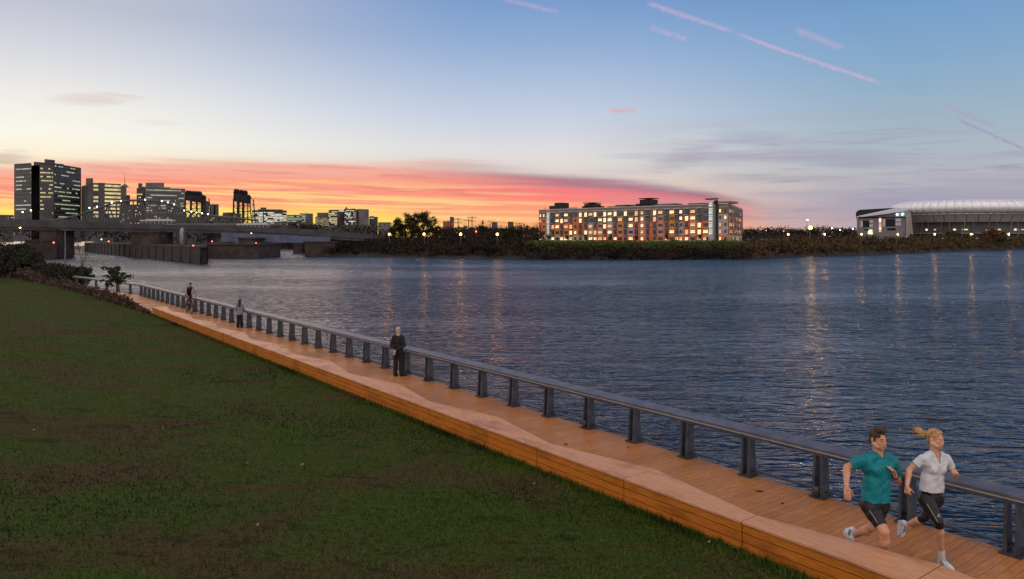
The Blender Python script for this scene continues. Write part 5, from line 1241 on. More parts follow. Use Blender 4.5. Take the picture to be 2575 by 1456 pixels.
def meld(prims, voxel, name, mt, parent=None, smooth=4, inflate=0.0, cut=None):
    """melt tapered limbs and ellipsoids into one continuous surface"""
    mb = MB()
    for p in prims:
        if p[0] == 'c':
            a, b, r0, r1 = p[1], p[2], p[3]+inflate, p[4]+inflate; d = b-a; L = d.length
            if L < 1e-6: continue
            q = d.to_track_quat('Z', 'X').to_matrix(); n = 14; rings = []
            for i in range(5): t = math.pi/2*i/4; rings.append((-r0*math.cos(t), max(1e-4, r0*math.sin(t))))
            for i in range(1, 4): rings.append((L*i/4, r0+(r1-r0)*i/4))
            for i in range(5): t = math.pi/2*i/4; rings.append((L+r1*math.sin(t), max(1e-4, r1*math.cos(t))))
            vs = [a+q @ Vector((rr*math.cos(2*math.pi*k/n), rr*math.sin(2*math.pi*k/n), z)) for z, rr in rings for k in range(n)]
            fs = [(i*n+k, i*n+(k+1) % n, (i+1)*n+(k+1) % n, (i+1)*n+k) for i in range(len(rings)-1) for k in range(n)]
            fs += [tuple(range(n-1, -1, -1)), tuple((len(rings)-1)*n+k for k in range(n))]
            mb.add(vs, fs)
        else:
            c0, r, M = p[1], p[2], p[3]; r = [x+inflate for x in r]
            vs = []
            for x, y, z in ICO[0]:
                v_ = Vector((x*r[0], y*r[1], z*r[2])); vs.append(c0+((M @ v_) if M is not None else v_))
            mb.add(vs, ICO[1])
    o_ = mb.build("tmp", [])
    rm = o_.modifiers.new("r", 'REMESH'); rm.mode = 'VOXEL'; rm.voxel_size = voxel
    if smooth: sm = o_.modifiers.new("s", 'SMOOTH'); sm.factor = 0.5; sm.iterations = smooth
    dg = bpy.context.evaluated_depsgraph_get(); dg.update()
    me = bpy.data.meshes.new_from_object(o_.evaluated_get(dg)); old = o_.data
    bpy.data.objects.remove(o_); bpy.data.meshes.remove(old)
    me.name = name; me.materials.clear(); me.materials.append(mt)
    bm = bmesh.new(); bm.from_mesh(me)
    for co, no in (cut or []):                              # keep the side the normal points away from
        bmesh.ops.bisect_plane(bm, geom=bm.verts[:]+bm.edges[:]+bm.faces[:], plane_co=co, plane_no=no, clear_outer=True)
    if callable(getattr(cut, 'f', None)): pass
    for f in bm.faces: f.smooth = True
    bm.to_mesh(me); bm.free()
    o2 = bpy.data.objects.new(name, me); COL.objects.link(o2)
    if parent is not None: o2.parent = parent
    return o2
def drop_faces(o_, fn):
    bm = bmesh.new(); bm.from_mesh(o_.data)
    bmesh.ops.delete(bm, geom=[f for f in bm.faces if fn(f.calc_center_median())], context='FACES'); bm.to_mesh(o_.data); bm.free()
def lerp(a, b, t): return Vector(a)+(Vector(b)-Vector(a))*t
def frame(fwd, up):
    """matrix whose columns are side, forward, up"""
    f = Vector(fwd).normalized(); u = Vector(up); s = f.cross(u).normalized(); u = s.cross(f).normalized()
    return Matrix(((s.x, f.x, u.x), (s.y, f.y, u.y), (s.z, f.z, u.z)))
def hand(wr, d, palm, S, curl, thumb_side):
    """five separate fingers on a palm: d points along the hand, palm is the palm's facing direction"""
    d = Vector(d).normalized(); pn = Vector(palm); pn = (pn-d*pn.dot(d)).normalized(); sd = d.cross(pn)*thumb_side; wr = Vector(wr)
    pr = [cap(wr, wr+d*0.035*S, 0.024*S, 0.026*S)]
    for k in range(4):
        o_ = sd*(0.030-0.020*k)*S; pr.append(cap(wr+d*0.03*S+o_*0.6, wr+d*0.088*S+o_, 0.015*S, 0.0125*S))
    for k, (ln, of) in enumerate(((0.070, 0.030), (0.080, 0.0105), (0.074, -0.009), (0.058, -0.027))):
        p = wr+d*0.088*S+sd*of*S; dr = (d+sd*(0.10-0.06*k)).normalized(); c_ = curl*(0.9+0.12*k); r0 = 0.0098*S
        for j, fr in enumerate((0.45, 0.31, 0.24)):
            a = c_*(0.6 if j == 0 else 1.0); ax_ = dr.cross(pn).normalized(); dr = (Matrix.Rotation(-a, 3, ax_) @ dr) if (Matrix.Rotation(-a, 3, ax_) @ dr).dot(pn) > (Matrix.Rotation(a, 3, ax_) @ dr).dot(pn) else (Matrix.Rotation(a, 3, ax_) @ dr)
            q = p+dr*ln*fr*S; pr.append(cap(p, q, r0, r0*0.92)); p = q; r0 *= 0.92
    p = wr+d*0.028*S+sd*0.024*S; dr = (sd*0.75+d*0.75+pn*0.25*(1+curl)).normalized()
    for ln, r0 in ((0.040, 0.0135), (0.032, 0.011), (0.026, 0.0095)):
        q = p+dr*ln*S; pr.append(cap(p, q, r0*S, r0*0.92*S)); p = q; dr = (dr+d*0.25+pn*0.35*curl-sd*0.12*curl).normalized()
    return pr
def head_prims(c, M, S, female=False):
    """head about the point between the ears; M: side, forward, up"""
    T = lambda x, y, z: Vector(c)+M @ Vector((x*S, y*S, z*S)); w_ = 0.93 if female else 1.0
    pr = [ell_(T(0,-0.018,0.035),(0.074*w_*S,0.092*S,0.085*S),M), ell_(T(0,0.022,-0.035),(0.060*w_*S,0.066*S,0.078*S),M), ell_(T(0,0.050,-0.085),(0.034*w_*S,0.034*S,0.030*S),M),
          cap(T(0,0.084,0.010),T(0,0.096,-0.030),0.008*S,0.0105*S), ell_(T(0,0.092,-0.035),(0.015*S,0.010*S,0.008*S),M),
          cap(T(-0.034,0.071,0.022),T(0.034,0.071,0.022),0.011*S,0.011*S), ell_(T(0,0.060,0.0),(0.052*S,0.022*S,0.03*S),M), ell_(T(-0.036,0.056,-0.022),(0.024*S,0.022*S,0.022*S),M), ell_(T(0.036,0.056,-0.022),(0.024*S,0.022*S,0.022*S),M),
          ell_(T(0,0.078,-0.062),(0.024*S,0.011*S,0.012*S),M), ell_(T(0,0.045,-0.055),(0.050*S,0.046*S,0.045*S),M)]
    for sx in (-1, 1):
        pr += [cap(T(sx*0.050,0.045,-0.07),T(sx*0.062,-0.005,-0.045),0.022*S,0.024*S), ell_(T(sx*0.076*w_,-0.012,-0.008),(0.010*S,0.019*S,0.030*S),M)]
    return pr, T
def face_parts(T, M, S, parent, lip, brow, female=False):
    white = EYEW; k = 0.93 if female else 1.0
    for sx in (-1, 1):
        m_ = MB(); c0 = T(sx*0.031*k,0.078,0.004); m_.sphere((0,0,0), 1, 10, 6); m_.v = [tuple(c0+M @ Vector((v[0]*0.0115*S, v[1]*0.0068*S, v[2]*0.0052*S))) for v in m_.v]; e_ = m_.build("eye", white, parent)
        m_ = MB(); c0 = T(sx*0.031*k,0.0842,0.004); m_.sphere((0,0,0), 1, 8, 5); m_.v = [tuple(c0+M @ Vector((v[0]*0.0068*S, v[1]*0.003*S, v[2]*0.0068*S))) for v in m_.v]; m_.build("iris", IRIS, e_)
        m_ = MB(); m_.tube([T(sx*0.014*k,0.090,0.024),T(sx*0.033*k,0.087,0.030),T(sx*0.052*k,0.074,0.024)],[0.0030*S,0.0034*S,0.0016*S],6); m_.build("eyebrow", brow, parent)
    m_ = MB(); m_.tube([T(-0.026,0.083,-0.060),T(0,0.0935,-0.0635),T(0.026,0.083,-0.060)],[0.002*S,0.0042*S,0.002*S],6); m_.build("lips", lip, parent)
EYEW = mat("eye_white", (0.55, 0.52, 0.50), 0.3, var=0.05); IRIS = mat("iris_dark", (0.02, 0.015, 0.01), 0.2, var=0.1)
lip_m = mat("lips", (0.36, 0.12, 0.10), 0.5, var=0.1); teeth = mat("teeth", (0.6, 0.58, 0.54), 0.4, var=0.05)
skin_m = skinm("skin_tan", (0.60, 0.31, 0.18)); skin_f = skinm("skin_fair", (0.64, 0.35, 0.22)); skin_d = skinm("skin_dim", (0.36, 0.18, 0.12))
hair_br = mat("hair_brown", (0.045, 0.022, 0.012), 0.55, var=0.5, vscale=30, bump=0.6, bscale=90, stretch=(1,1,0.3)); hair_bl = mat("hair_blond", (0.50, 0.27, 0.10), 0.5, var=0.45, vscale=26, bump=0.6, bscale=90, stretch=(1,1,0.3))
hair_gr = mat("hair_grey", (0.42, 0.37, 0.28), 0.6, var=0.3, vscale=30, bump=0.5, bscale=80); hair_bk = mat("hair_black", (0.010, 0.006, 0.006), 0.45, var=0.4, vscale=30, bump=0.5, bscale=80)
teal = clothm("teal_jersey", (0.0, 0.21, 0.245), 0.5, 0.9, 6.0); whitej = clothm("white_jersey", (0.62, 0.66, 0.68), 0.7, 0.8, 6.0); lycra = clothm("black_lycra", (0.012, 0.012, 0.013), 0.38, 0.35, 8.0)
suit = clothm("charcoal_suit", (0.014, 0.016, 0.017), 0.8, 0.6, 6.0); shoe_w = mat("shoe_white", (0.62, 0.64, 0.66), 0.5, var=0.15, vscale=14); shoe_g = mat("shoe_grey_stripe", (0.12, 0.14, 0.17), 0.5); sock_w = clothm("white_sock", (0.66, 0.66, 0.66), 0.85, 0.3, 30.0); SOLE = mat("shoe_sole", (0.42, 0.44, 0.47), 0.6, var=0.1); shoe_b = mat("shoe_black", (0.010, 0.010, 0.011), 0.3)
logo_m = mat("print_white", (0.6, 0.62, 0.62), 0.6, var=0.05)
def limb(a, b, c_, ra, rb1, rb2, rc, bulge=None):
    pr = [cap(a, b, ra, rb1), cap(b, c_, rb2, rc)]
    if bulge: pr.append(bulge)
    return pr
def shoe(parent, heel, toe, up, S, mt, name="shoe", accent=None, sock=None, ankle=None):
    K_ = 1.16 if accent else 1.0
    d = (Vector(toe)-Vector(heel)); L = d.length; f = d.normalized(); M = frame(f, up); h0 = Vector(heel)
    T = lambda x, y, z: h0+M @ Vector((x*S*K_, y*L, z*S*(K_ if z > 0.02 else 1)))
    pr = [cap(T(0,0.14,0.045),T(0,0.40,0.05),0.040*S,0.044*S), cap(T(0,0.40,0.048),T(0.004,0.72,0.036),0.044*S,0.038*S), cap(T(0.004,0.72,0.034),T(0,0.90,0.028),0.040*S,0.027*S), cap(T(0,0.17,0.05),T(0,0.24,0.092),0.036*S,0.038*S),
          cap(T(0,0.3,0.07),T(0,0.5,0.062),0.033*S,0.028*S)]
    o_ = meld(pr, 0.008*S, name, mt, parent, 2)
    m_ = MB(); out_ = [(-0.034,0.05),(-0.040,0.3),(-0.042,0.66),(-0.036,0.88),(0,1.0),(0.036,0.88),(0.044,0.66),(0.038,0.3),(0.034,0.05),(0,-0.01)]
    vs = [T(x*0.94, 0.02+y*0.95, -0.004) for x, y in out_]+[T(x*0.97, 0.02+y*0.96, 0.016) for x, y in out_]; n = len(out_)
    m_.add(vs, [tuple(range(n-1,-1,-1)), tuple(range(n,2*n))]+[(i,(i+1) % n,n+(i+1) % n,n+i) for i in range(n)]); m_.build("sole", SOLE if accent else mt, o_)
    if accent:
        for sx in (-1, 1):
            m_ = MB(); m_.tube([T(sx*0.043,0.28,0.075),T(sx*0.047,0.42,0.045),T(sx*0.046,0.58,0.03)],0.006*S,5); m_.tube([T(sx*0.042,0.40,0.082),T(sx*0.047,0.54,0.052),T(sx*0.044,0.7,0.03)],0.005*S,5); m_.build("stripe", accent, o_)
        m_ = MB()
        for k in range(4): m_.tube([T(-0.02,0.40+k*0.07,0.098-k*0.010),T(0,0.40+k*0.07,0.104-k*0.010),T(0.02,0.40+k*0.07,0.098-k*0.010)],0.004*S,5)
        m_.build("laces", accent, o_)
    if sock and ankle is not None:
        a = Vector(ankle); q = T(0, 0.2, 0.06); sk = meld([cap(q, lerp(q, a, 1.0), 0.040*S, 0.037*S)], 0.008*S, "sock", sock, parent, 2)
    return o_
def local(root, pts): return {k: Vector(v)-root for k, v in pts.items()}
# ---------------------------------------------------------------- the two runners
def runner(label, pos, jz, opt, S, female):
    root = Vector(pos); r_ = thing("person", label, "person", pos)
    Y0 = pos[1]
    def J(zx, zy, dy=0.0, z=None):
        u, v = 2074.5+0.2876*zx, 1037.3+0.2876*zy; Y = Y0+dy*S
        return Vector(((u-CU)*Y/F, Y, HC-(v-HV)*Y/F if z is None else z))-root
    j = {k: J(*v) for k, v in jz.items()}; j.update({k: (Vector(v) if isinstance(v, tuple) else v) for k, v in opt.items()})
    fw = 0.88 if female else 1.0; sk = skin_f if female else skin_m
    up = (j['neck']-j['pelvis']).normalized(); shv = (j['shL']-j['shR']).normalized(); fwd = up.cross(shv).normalized()
    if fwd.y > 0: fwd = -fwd
    hM = frame(j['look'], Vector((0.03, 0, 1)))
    hp, T = head_prims(j['head'], hM, S, female)
    chest = lerp(j['pelvis'], j['neck'], 0.66); waist = lerp(j['pelvis'], j['neck'], 0.32)
    tM = frame(fwd, up); hipv = (j['hipL']-j['hipR'])
    torso = [ell_(chest, (0.150*fw*S, 0.098*fw*S, 0.165*S), tM), ell_(lerp(chest, j['neck'], 0.45), (0.135*fw*S, 0.078*fw*S, 0.075*S), tM), ell_(waist, (0.128*fw*S*(0.92 if female else 1), 0.090*fw*S, 0.145*S), tM), ell_(j['pelvis']+up*0.01*S, ((0.152 if female else 0.150)*S, 0.105*fw*S, 0.115*S), tM),
             cap(lerp(j['shR'], j['shL'], 0.10), lerp(j['shR'], j['shL'], 0.90), 0.048*fw*S, 0.048*fw*S), cap(j['shR'], chest-shv*0.06*S, 0.048*fw*S, 0.085*fw*S), cap(j['shL'], chest+shv*0.06*S, 0.048*fw*S, 0.085*fw*S)]
    if female: torso += [ell_(chest+fwd*0.050*S+shv*sx*0.062*S-up*0.01*S, (0.056*S, 0.050*S, 0.055*S), tM) for sx in (-1, 1)]
    else: torso += [ell_(chest+fwd*0.05*S+shv*sx*0.068*S+up*0.03*S, (0.075*S, 0.052*S, 0.06*S), tM) for sx in (-1, 1)]
    nk = [cap(j['neck']-up*0.05*S, T(0, -0.012, -0.05), 0.060*fw*S, 0.052*fw*S), cap(j['neck']-up*0.02*S-shv*0.02*S, lerp(j['neck'], j['shR'], 0.6), 0.05*fw*S, 0.045*fw*S), cap(j['neck']-up*0.02*S+shv*0.02*S, lerp(j['neck'], j['shL'], 0.6), 0.05*fw*S, 0.045*fw*S)]
    arms = {}
    for s in 'RL':
        a, e, w_ = j['sh'+s], j['el'+s], j['wr'+s]
        arms[s] = [ell_(a, (0.050*fw*S,)*3), cap(a, e, 0.046*fw*S, 0.038*fw*S), ell_(lerp(a, e, 0.45), (0.047*fw*S,)*3), cap(e, lerp(e, w_, 0.3), 0.039*fw*S, 0.042*fw*S), cap(lerp(e, w_, 0.3), w_, 0.042*fw*S, 0.027*fw*S)]
    hands = hand(j['wrR'], j['hdR']-j['wrR'], j['pnR'], S*fw*1.03, j['clR'], j['thR'])+hand(j['wrL'], j['hdL']-j['wrL'], j['pnL'], S*fw*1.03, j['clL'], j['thL'])
    legs, thighs = [], []
    for s in 'RL':
        h, k_, a = j['hip'+s], j['kn'+s], j['an'+s]; bd = (k_-h).normalized(); sh_ = (a-k_).normalized()
        back = -(bd-sh_*bd.dot(sh_)).normalized() if abs(bd.dot(sh_)) < 0.995 else -fwd
        thighs.append([cap(h, k_, 0.093*S*(0.97 if female else 1), 0.056*fw*S), ell_(lerp(h, k_, 0.35), (0.088*fw*S,)*3)])
        legs += thighs[-1]+[ell_(k_, (0.056*fw*S,)*3), cap(k_, lerp(k_, a, 0.30), 0.052*fw*S, 0.054*fw*S), ell_(lerp(k_, a, 0.30)-back*0.0+(-back)*0.018*S, (0.050*fw*S, 0.050*fw*S, 0.080*fw*S), frame(Vector((1, 0, 0.01)), -sh_)), cap(lerp(k_, a, 0.30), a, 0.054*fw*S, 0.034*fw*S)]
        pass
    body = meld(hp+torso+nk+arms['R']+arms['L']+hands+legs, 0.0075*S, "body", sk, r_, 3)
    face_parts(T, hM, S, body, lip_m, hair_br if not female else mat("brow_blond", (0.20, 0.11, 0.06), 0.7), female)
    # shirt
    sleeve = []
    for s, tl in (('R', j['slR']), ('L', j['slL'])):
        a, e = j['sh'+s], j['el'+s]; q = lerp(a, e, tl); sleeve.append((cap(a, lerp(a, e, tl+0.05), 0.049*fw*S, (0.053 if not female else 0.047)*S*fw), q, (e-a).normalized()))
    sh_p = [p for p in torso]+[x[0] for x in sleeve]+[nk[1], nk[2]]
    for sg in (-1, 1): sh_p += [cap(j['hem']-up*0.06*S+shv*sg*0.058*S+fwd*0.008*S, lerp(waist, chest, 0.5)+shv*sg*(0.046 if female else 0.060)*S, (0.092 if female else 0.102)*S, (0.086 if female else 0.092)*S)]
    hem = j['hem']
    top = meld(sh_p, 0.0085*S, "shirt", whitej if female else teal, r_, 2, inflate=(0.011 if female else 0.016)*S)
    for v in top.data.vertices:                              # folds running across the trunk
        h = (v.co-j['pelvis']).dot(up)/S; a_x = (v.co-j['pelvis']).dot(shv)/S
        v.co += v.normal*S*(0.0028*math.sin(27*h+34*a_x)+0.0018*math.sin(61*h-37*a_x+1.3))*(1.0 if h < 0.40 else 0.25)
    q_s = [(x[1], x[2]) for x in sleeve]; nb = j['neck']+up*0.012*S
    def gone(c0):
        if (c0-hem).dot(up) < 0: return True
        for (q, d), s in zip(q_s, 'RL'):
            if (c0-q).dot(d) > 0 and (c0-q).length < 0.105*S: return True
        dv = c0-nb; hgt = dv.dot(up); rad = (dv-up*hgt)
        if female:
            f_ = dv.dot(fwd); s_ = abs(dv.dot(shv)); dn = -hgt
            if f_ > -0.03*S and dn < 0.135*S and s_ < 0.060*S*(1-dn/(0.135*S)): return True
        return rad.length < (0.066 if not female else 0.062)*S and hgt > -0.035*S
    drop_faces(top, gone)
    top.modifiers.new("sub", 'SUBSURF').render_levels = 1; so_ = top.modifiers.new("thick", 'SOLIDIFY'); so_.thickness = 0.004*S; so_.offset = -1
    # tight shorts / three quarter tights
    sp = [ell_(j['pelvis']+up*0.01*S, (0.152*S, 0.107*fw*S, 0.118*S), tM), ell_(lerp(j['pelvis'], waist, 0.45), (0.132*fw*S, 0.094*fw*S, 0.11*S), tM)]
    ends = []
    for i, s in enumerate('RL'):
        h, k_, a = j['hip'+s], j['kn'+s], j['an'+s]; sp += thighs[i]
        if female: sp += [ell_(k_, (0.056*fw*S,)*3), cap(k_, lerp(k_, a, 0.25), 0.053*fw*S, 0.055*fw*S)]; ends.append((lerp(k_, a, 0.14), (a-k_).normalized(), k_))
        else: ends.append((lerp(h, k_, 0.80), (k_-h).normalized(), h))
    sh = meld(sp, 0.008*S, "tights" if female else "shorts", lycra, r_, 3, inflate=0.007*S)
    def gone2(c0):
        if (c0-waist).dot(up) > 0.05*S: return True
        return any((c0-q).dot(d) > 0 and (c0-q).length < 0.13*S for q, d, _ in ends)
    drop_faces(sh, gone2); so_ = sh.modifiers.new("thick", 'SOLIDIFY'); so_.thickness = 0.003*S; so_.offset = -1
    # printed marks: small ring over a bar
    def mark(p, n_, ux, sc, parent):
        n_ = Vector(n_).normalized(); ux = (Vector(ux)-n_*Vector(ux).dot(n_)).normalized(); uy = n_.cross(ux)
        ok, loc, nr, _ = parent.ray_cast(Vector(p)+n_*0.4*S, -n_); p = (loc+nr*0.006*S) if ok else Vector(p)
        m_ = MB(); m_.tube([p+ux*math.cos(t)*sc+uy*(math.sin(t)*sc*0.5+sc*0.7) for t in [k*math.pi/5 for k in range(11)]], sc*0.17, 4); m_.tube([p-ux*sc*1.5-uy*sc*0.35, p+ux*sc*1.5-uy*sc*0.35], sc*0.2, 4); m_.tube([p-ux*sc*1.2-uy*sc*0.9, p+ux*sc*1.6-uy*sc*0.9], sc*0.12, 4)
        m_.build("printed_mark", logo_m, parent)
    dg = bpy.context.evaluated_depsgraph_get(); dg.update()
    kR = lerp(j['hipR'], j['knR'], 0.66); mark(kR, Vector((0.1, -1, 0.1)), Vector((1, 0, 0)), 0.014*S, sh)
    if not female: mark(chest+shv*0.075*S+up*0.07*S, fwd+Vector((0, -0.3, 0)), shv, 0.013*S, top)
    m_ = MB(); ln = []
    for t in np.linspace(0.12, 0.98 if female else 0.78, 9):
        q = lerp(j['hipR'], j['knR'], t); ok, loc, nr, _ = sh.ray_cast(q+Vector((-0.25, -0.4, 0.05))*S, Vector((0.25, 0.4, -0.05)).normalized())
        if ok: ln.append(loc+nr*0.003*S)
    if len(ln) > 2: m_.tube(ln, 0.0022*S, 4); m_.build("seam_piping", logo_m, sh)
    for s in 'RL':
        shoe(r_, j['he'+s], j['to'+s], j['up'+s], S, shoe_w, "shoe", shoe_g, sock_w, lerp(j['an'+s], j['kn'+s], 0.12))
    # hair
    if not female:
        hp_ = [ell_(T(0,-0.022,0.050),(0.081*S,0.098*S,0.082*S),hM), ell_(T(0,0.030,0.108),(0.058*S,0.058*S,0.030*S),hM), ell_(T(0,0.050,0.118),(0.042*S,0.036*S,0.028*S),hM), ell_(T(0,-0.075,-0.02),(0.058*S,0.034*S,0.055*S),hM)]
        hp_ += [cap(T(sx*0.071,0.005,0.03),T(sx*0.070,0.010,-0.012),0.013*S,0.008*S) for sx in (-1,1)]
        hp_ += [ell_(T(rnd.uniform(-.05,.05),rnd.uniform(-.02,.075),0.125+rnd.uniform(-.01,.012)),(0.016*S,0.02*S,0.018*S),hM) for _ in range(14)]
    else:
        hp_ = [ell_(T(0,-0.022,0.044),(0.076*S,0.094*S,0.083*S),hM), ell_(T(0,0.022,0.085),(0.056*S,0.050*S,0.036*S),hM), ell_(T(0,-0.06,-0.01),(0.058*S,0.045*S,0.062*S),hM)]
    hair = meld(hp_, 0.007*S, "hair", hair_bl if female else hair_br, r_, 2)
    def off(c0):
        q = hM.inverted() @ (c0-j['head'])/S
        lim = 0.052+0.02*abs(q.x)/0.07
        return q.y > lim and q.z < 0.075 or (q.y > 0.02 and q.z < 0.035 and abs(q.x) < 0.066)
    drop_faces(hair, off)
    if female:
        pt = []; base = T(0,-0.098,0.030)
        for i in range(26):
            a = rnd.uniform(-1,1); b_ = rnd.uniform(-1,1); ln_ = rnd.uniform(0.13,0.21)
            p0 = base; p1 = T(0.02*a-0.004,-0.150,0.022+0.028*b_); p2 = T(0.035*a-0.01,-0.10-ln_*0.75,0.020+0.040*b_+rnd.uniform(-.02,.03)); p3 = T(0.04*a-0.02,-0.10-ln_,0.03+0.05*b_)
            pt.append((p0,p1,p2,p3))
        m_ = MB()
        for q in pt: m_.tube(q,[0.012*S,0.015*S,0.009*S,0.002*S],5)
        m_.build("ponytail", hair_bl, hair); m_ = MB(); m_.sphere(T(0,-0.104,0.030),0.017*S,10,6); m_.build("hair_tie", mat("hair_tie",(0.25,0.13,0.05),0.6), hair)
    else:
        w_ = j['wrL']; d = (j['elL']-w_).normalized(); m_ = MB(); p = w_+d*0.035*S
        a_ = d.orthogonal().normalized(); b_ = d.cross(a_); m_.tube([p+a_*math.cos(t)*0.034*S+b_*math.sin(t)*0.034*S for t in [k*math.pi/8 for k in range(17)]],0.007*S,6); m_.build("wrist_watch", shoe_b, r_)
    return r_
SM, SF = 1.20, 1.14

YM = GY(1433.0); xM = (2074.5+0.2876*437-CU)*YM/F
runner("man running in a teal shirt and black shorts, left of the two runners", (xM, YM, 0.0), dict(
    pelvis=(437,800,0), neck=(468,366,0.0), shR=(318,420,-0.07), shL=(592,418,0.07), elR=(190,480,-0.02), wrR=(187,640,-0.20), hdR=(200,740,-0.24),
    elL=(640,600,0.16), wrL=(612,552,-0.06), hdL=(583,470,-0.12), hipR=(386,815,-0.05), hipL=(490,808,0.06), knR=(520,1040,-0.28), anR=(524,1310,-0.12), heR=(512,1360,-0.06,0.012), toR=(566,1360,-0.31,0.012),
    knL=(412,1000,0.05), anL=(240,1078,0.36), heL=(160,1048,0.42), toL=(226,1134,0.30), head=(468,236,-0.02), hem=(437,765,0)),
    dict(look=(0.30,-0.95,-0.03), pnR=(0,1,0), pnL=(-0.8,-0.2,-0.4), clR=0.30, clL=0.42, thR=1, thL=-1, slR=0.62, slL=0.66, upR=(0,0,1), upL=(0.75,-0.1,0.66)), 1.20, False)
YW = GY(1424.0); xW = (2074.5+0.2876*925-CU)*YW/F
runner("woman running in a white shirt and black three quarter tights, right of the two runners", (xW, YW, 0.0), dict(
    pelvis=(925,745,0), neck=(960,348,0.0), shR=(855,404,-0.06), shL=(1062,398,0.06), elR=(737,500,-0.02), wrR=(716,640,-0.16), hdR=(720,715,-0.18),
    elL=(1135,545,0.06), wrL=(1152,552,-0.16), hdL=(1152,505,-0.22), hipR=(882,762,-0.05), hipL=(970,755,0.06), knR=(993,955,-0.24), anR=(1020,1238,-0.05), heR=(996,1318,0.0,0.012), toR=(1128,1318,-0.20,0.012),
    knL=(865,920,0.05), anL=(708,990,0.34), heL=(652,938,0.40), toL=(640,1086,0.36), head=(968,232,-0.02), hem=(925,680,0)),
    dict(look=(0.48,-0.88,-0.05), pnR=(0.6,0.6,0), pnL=(-0.9,-0.1,0), clR=1.35, clL=1.4, thR=1, thL=-1, slR=0.52, slL=0.55, upR=(0,0,1), upL=(1,-0.1,0.1)), 1.14, True)
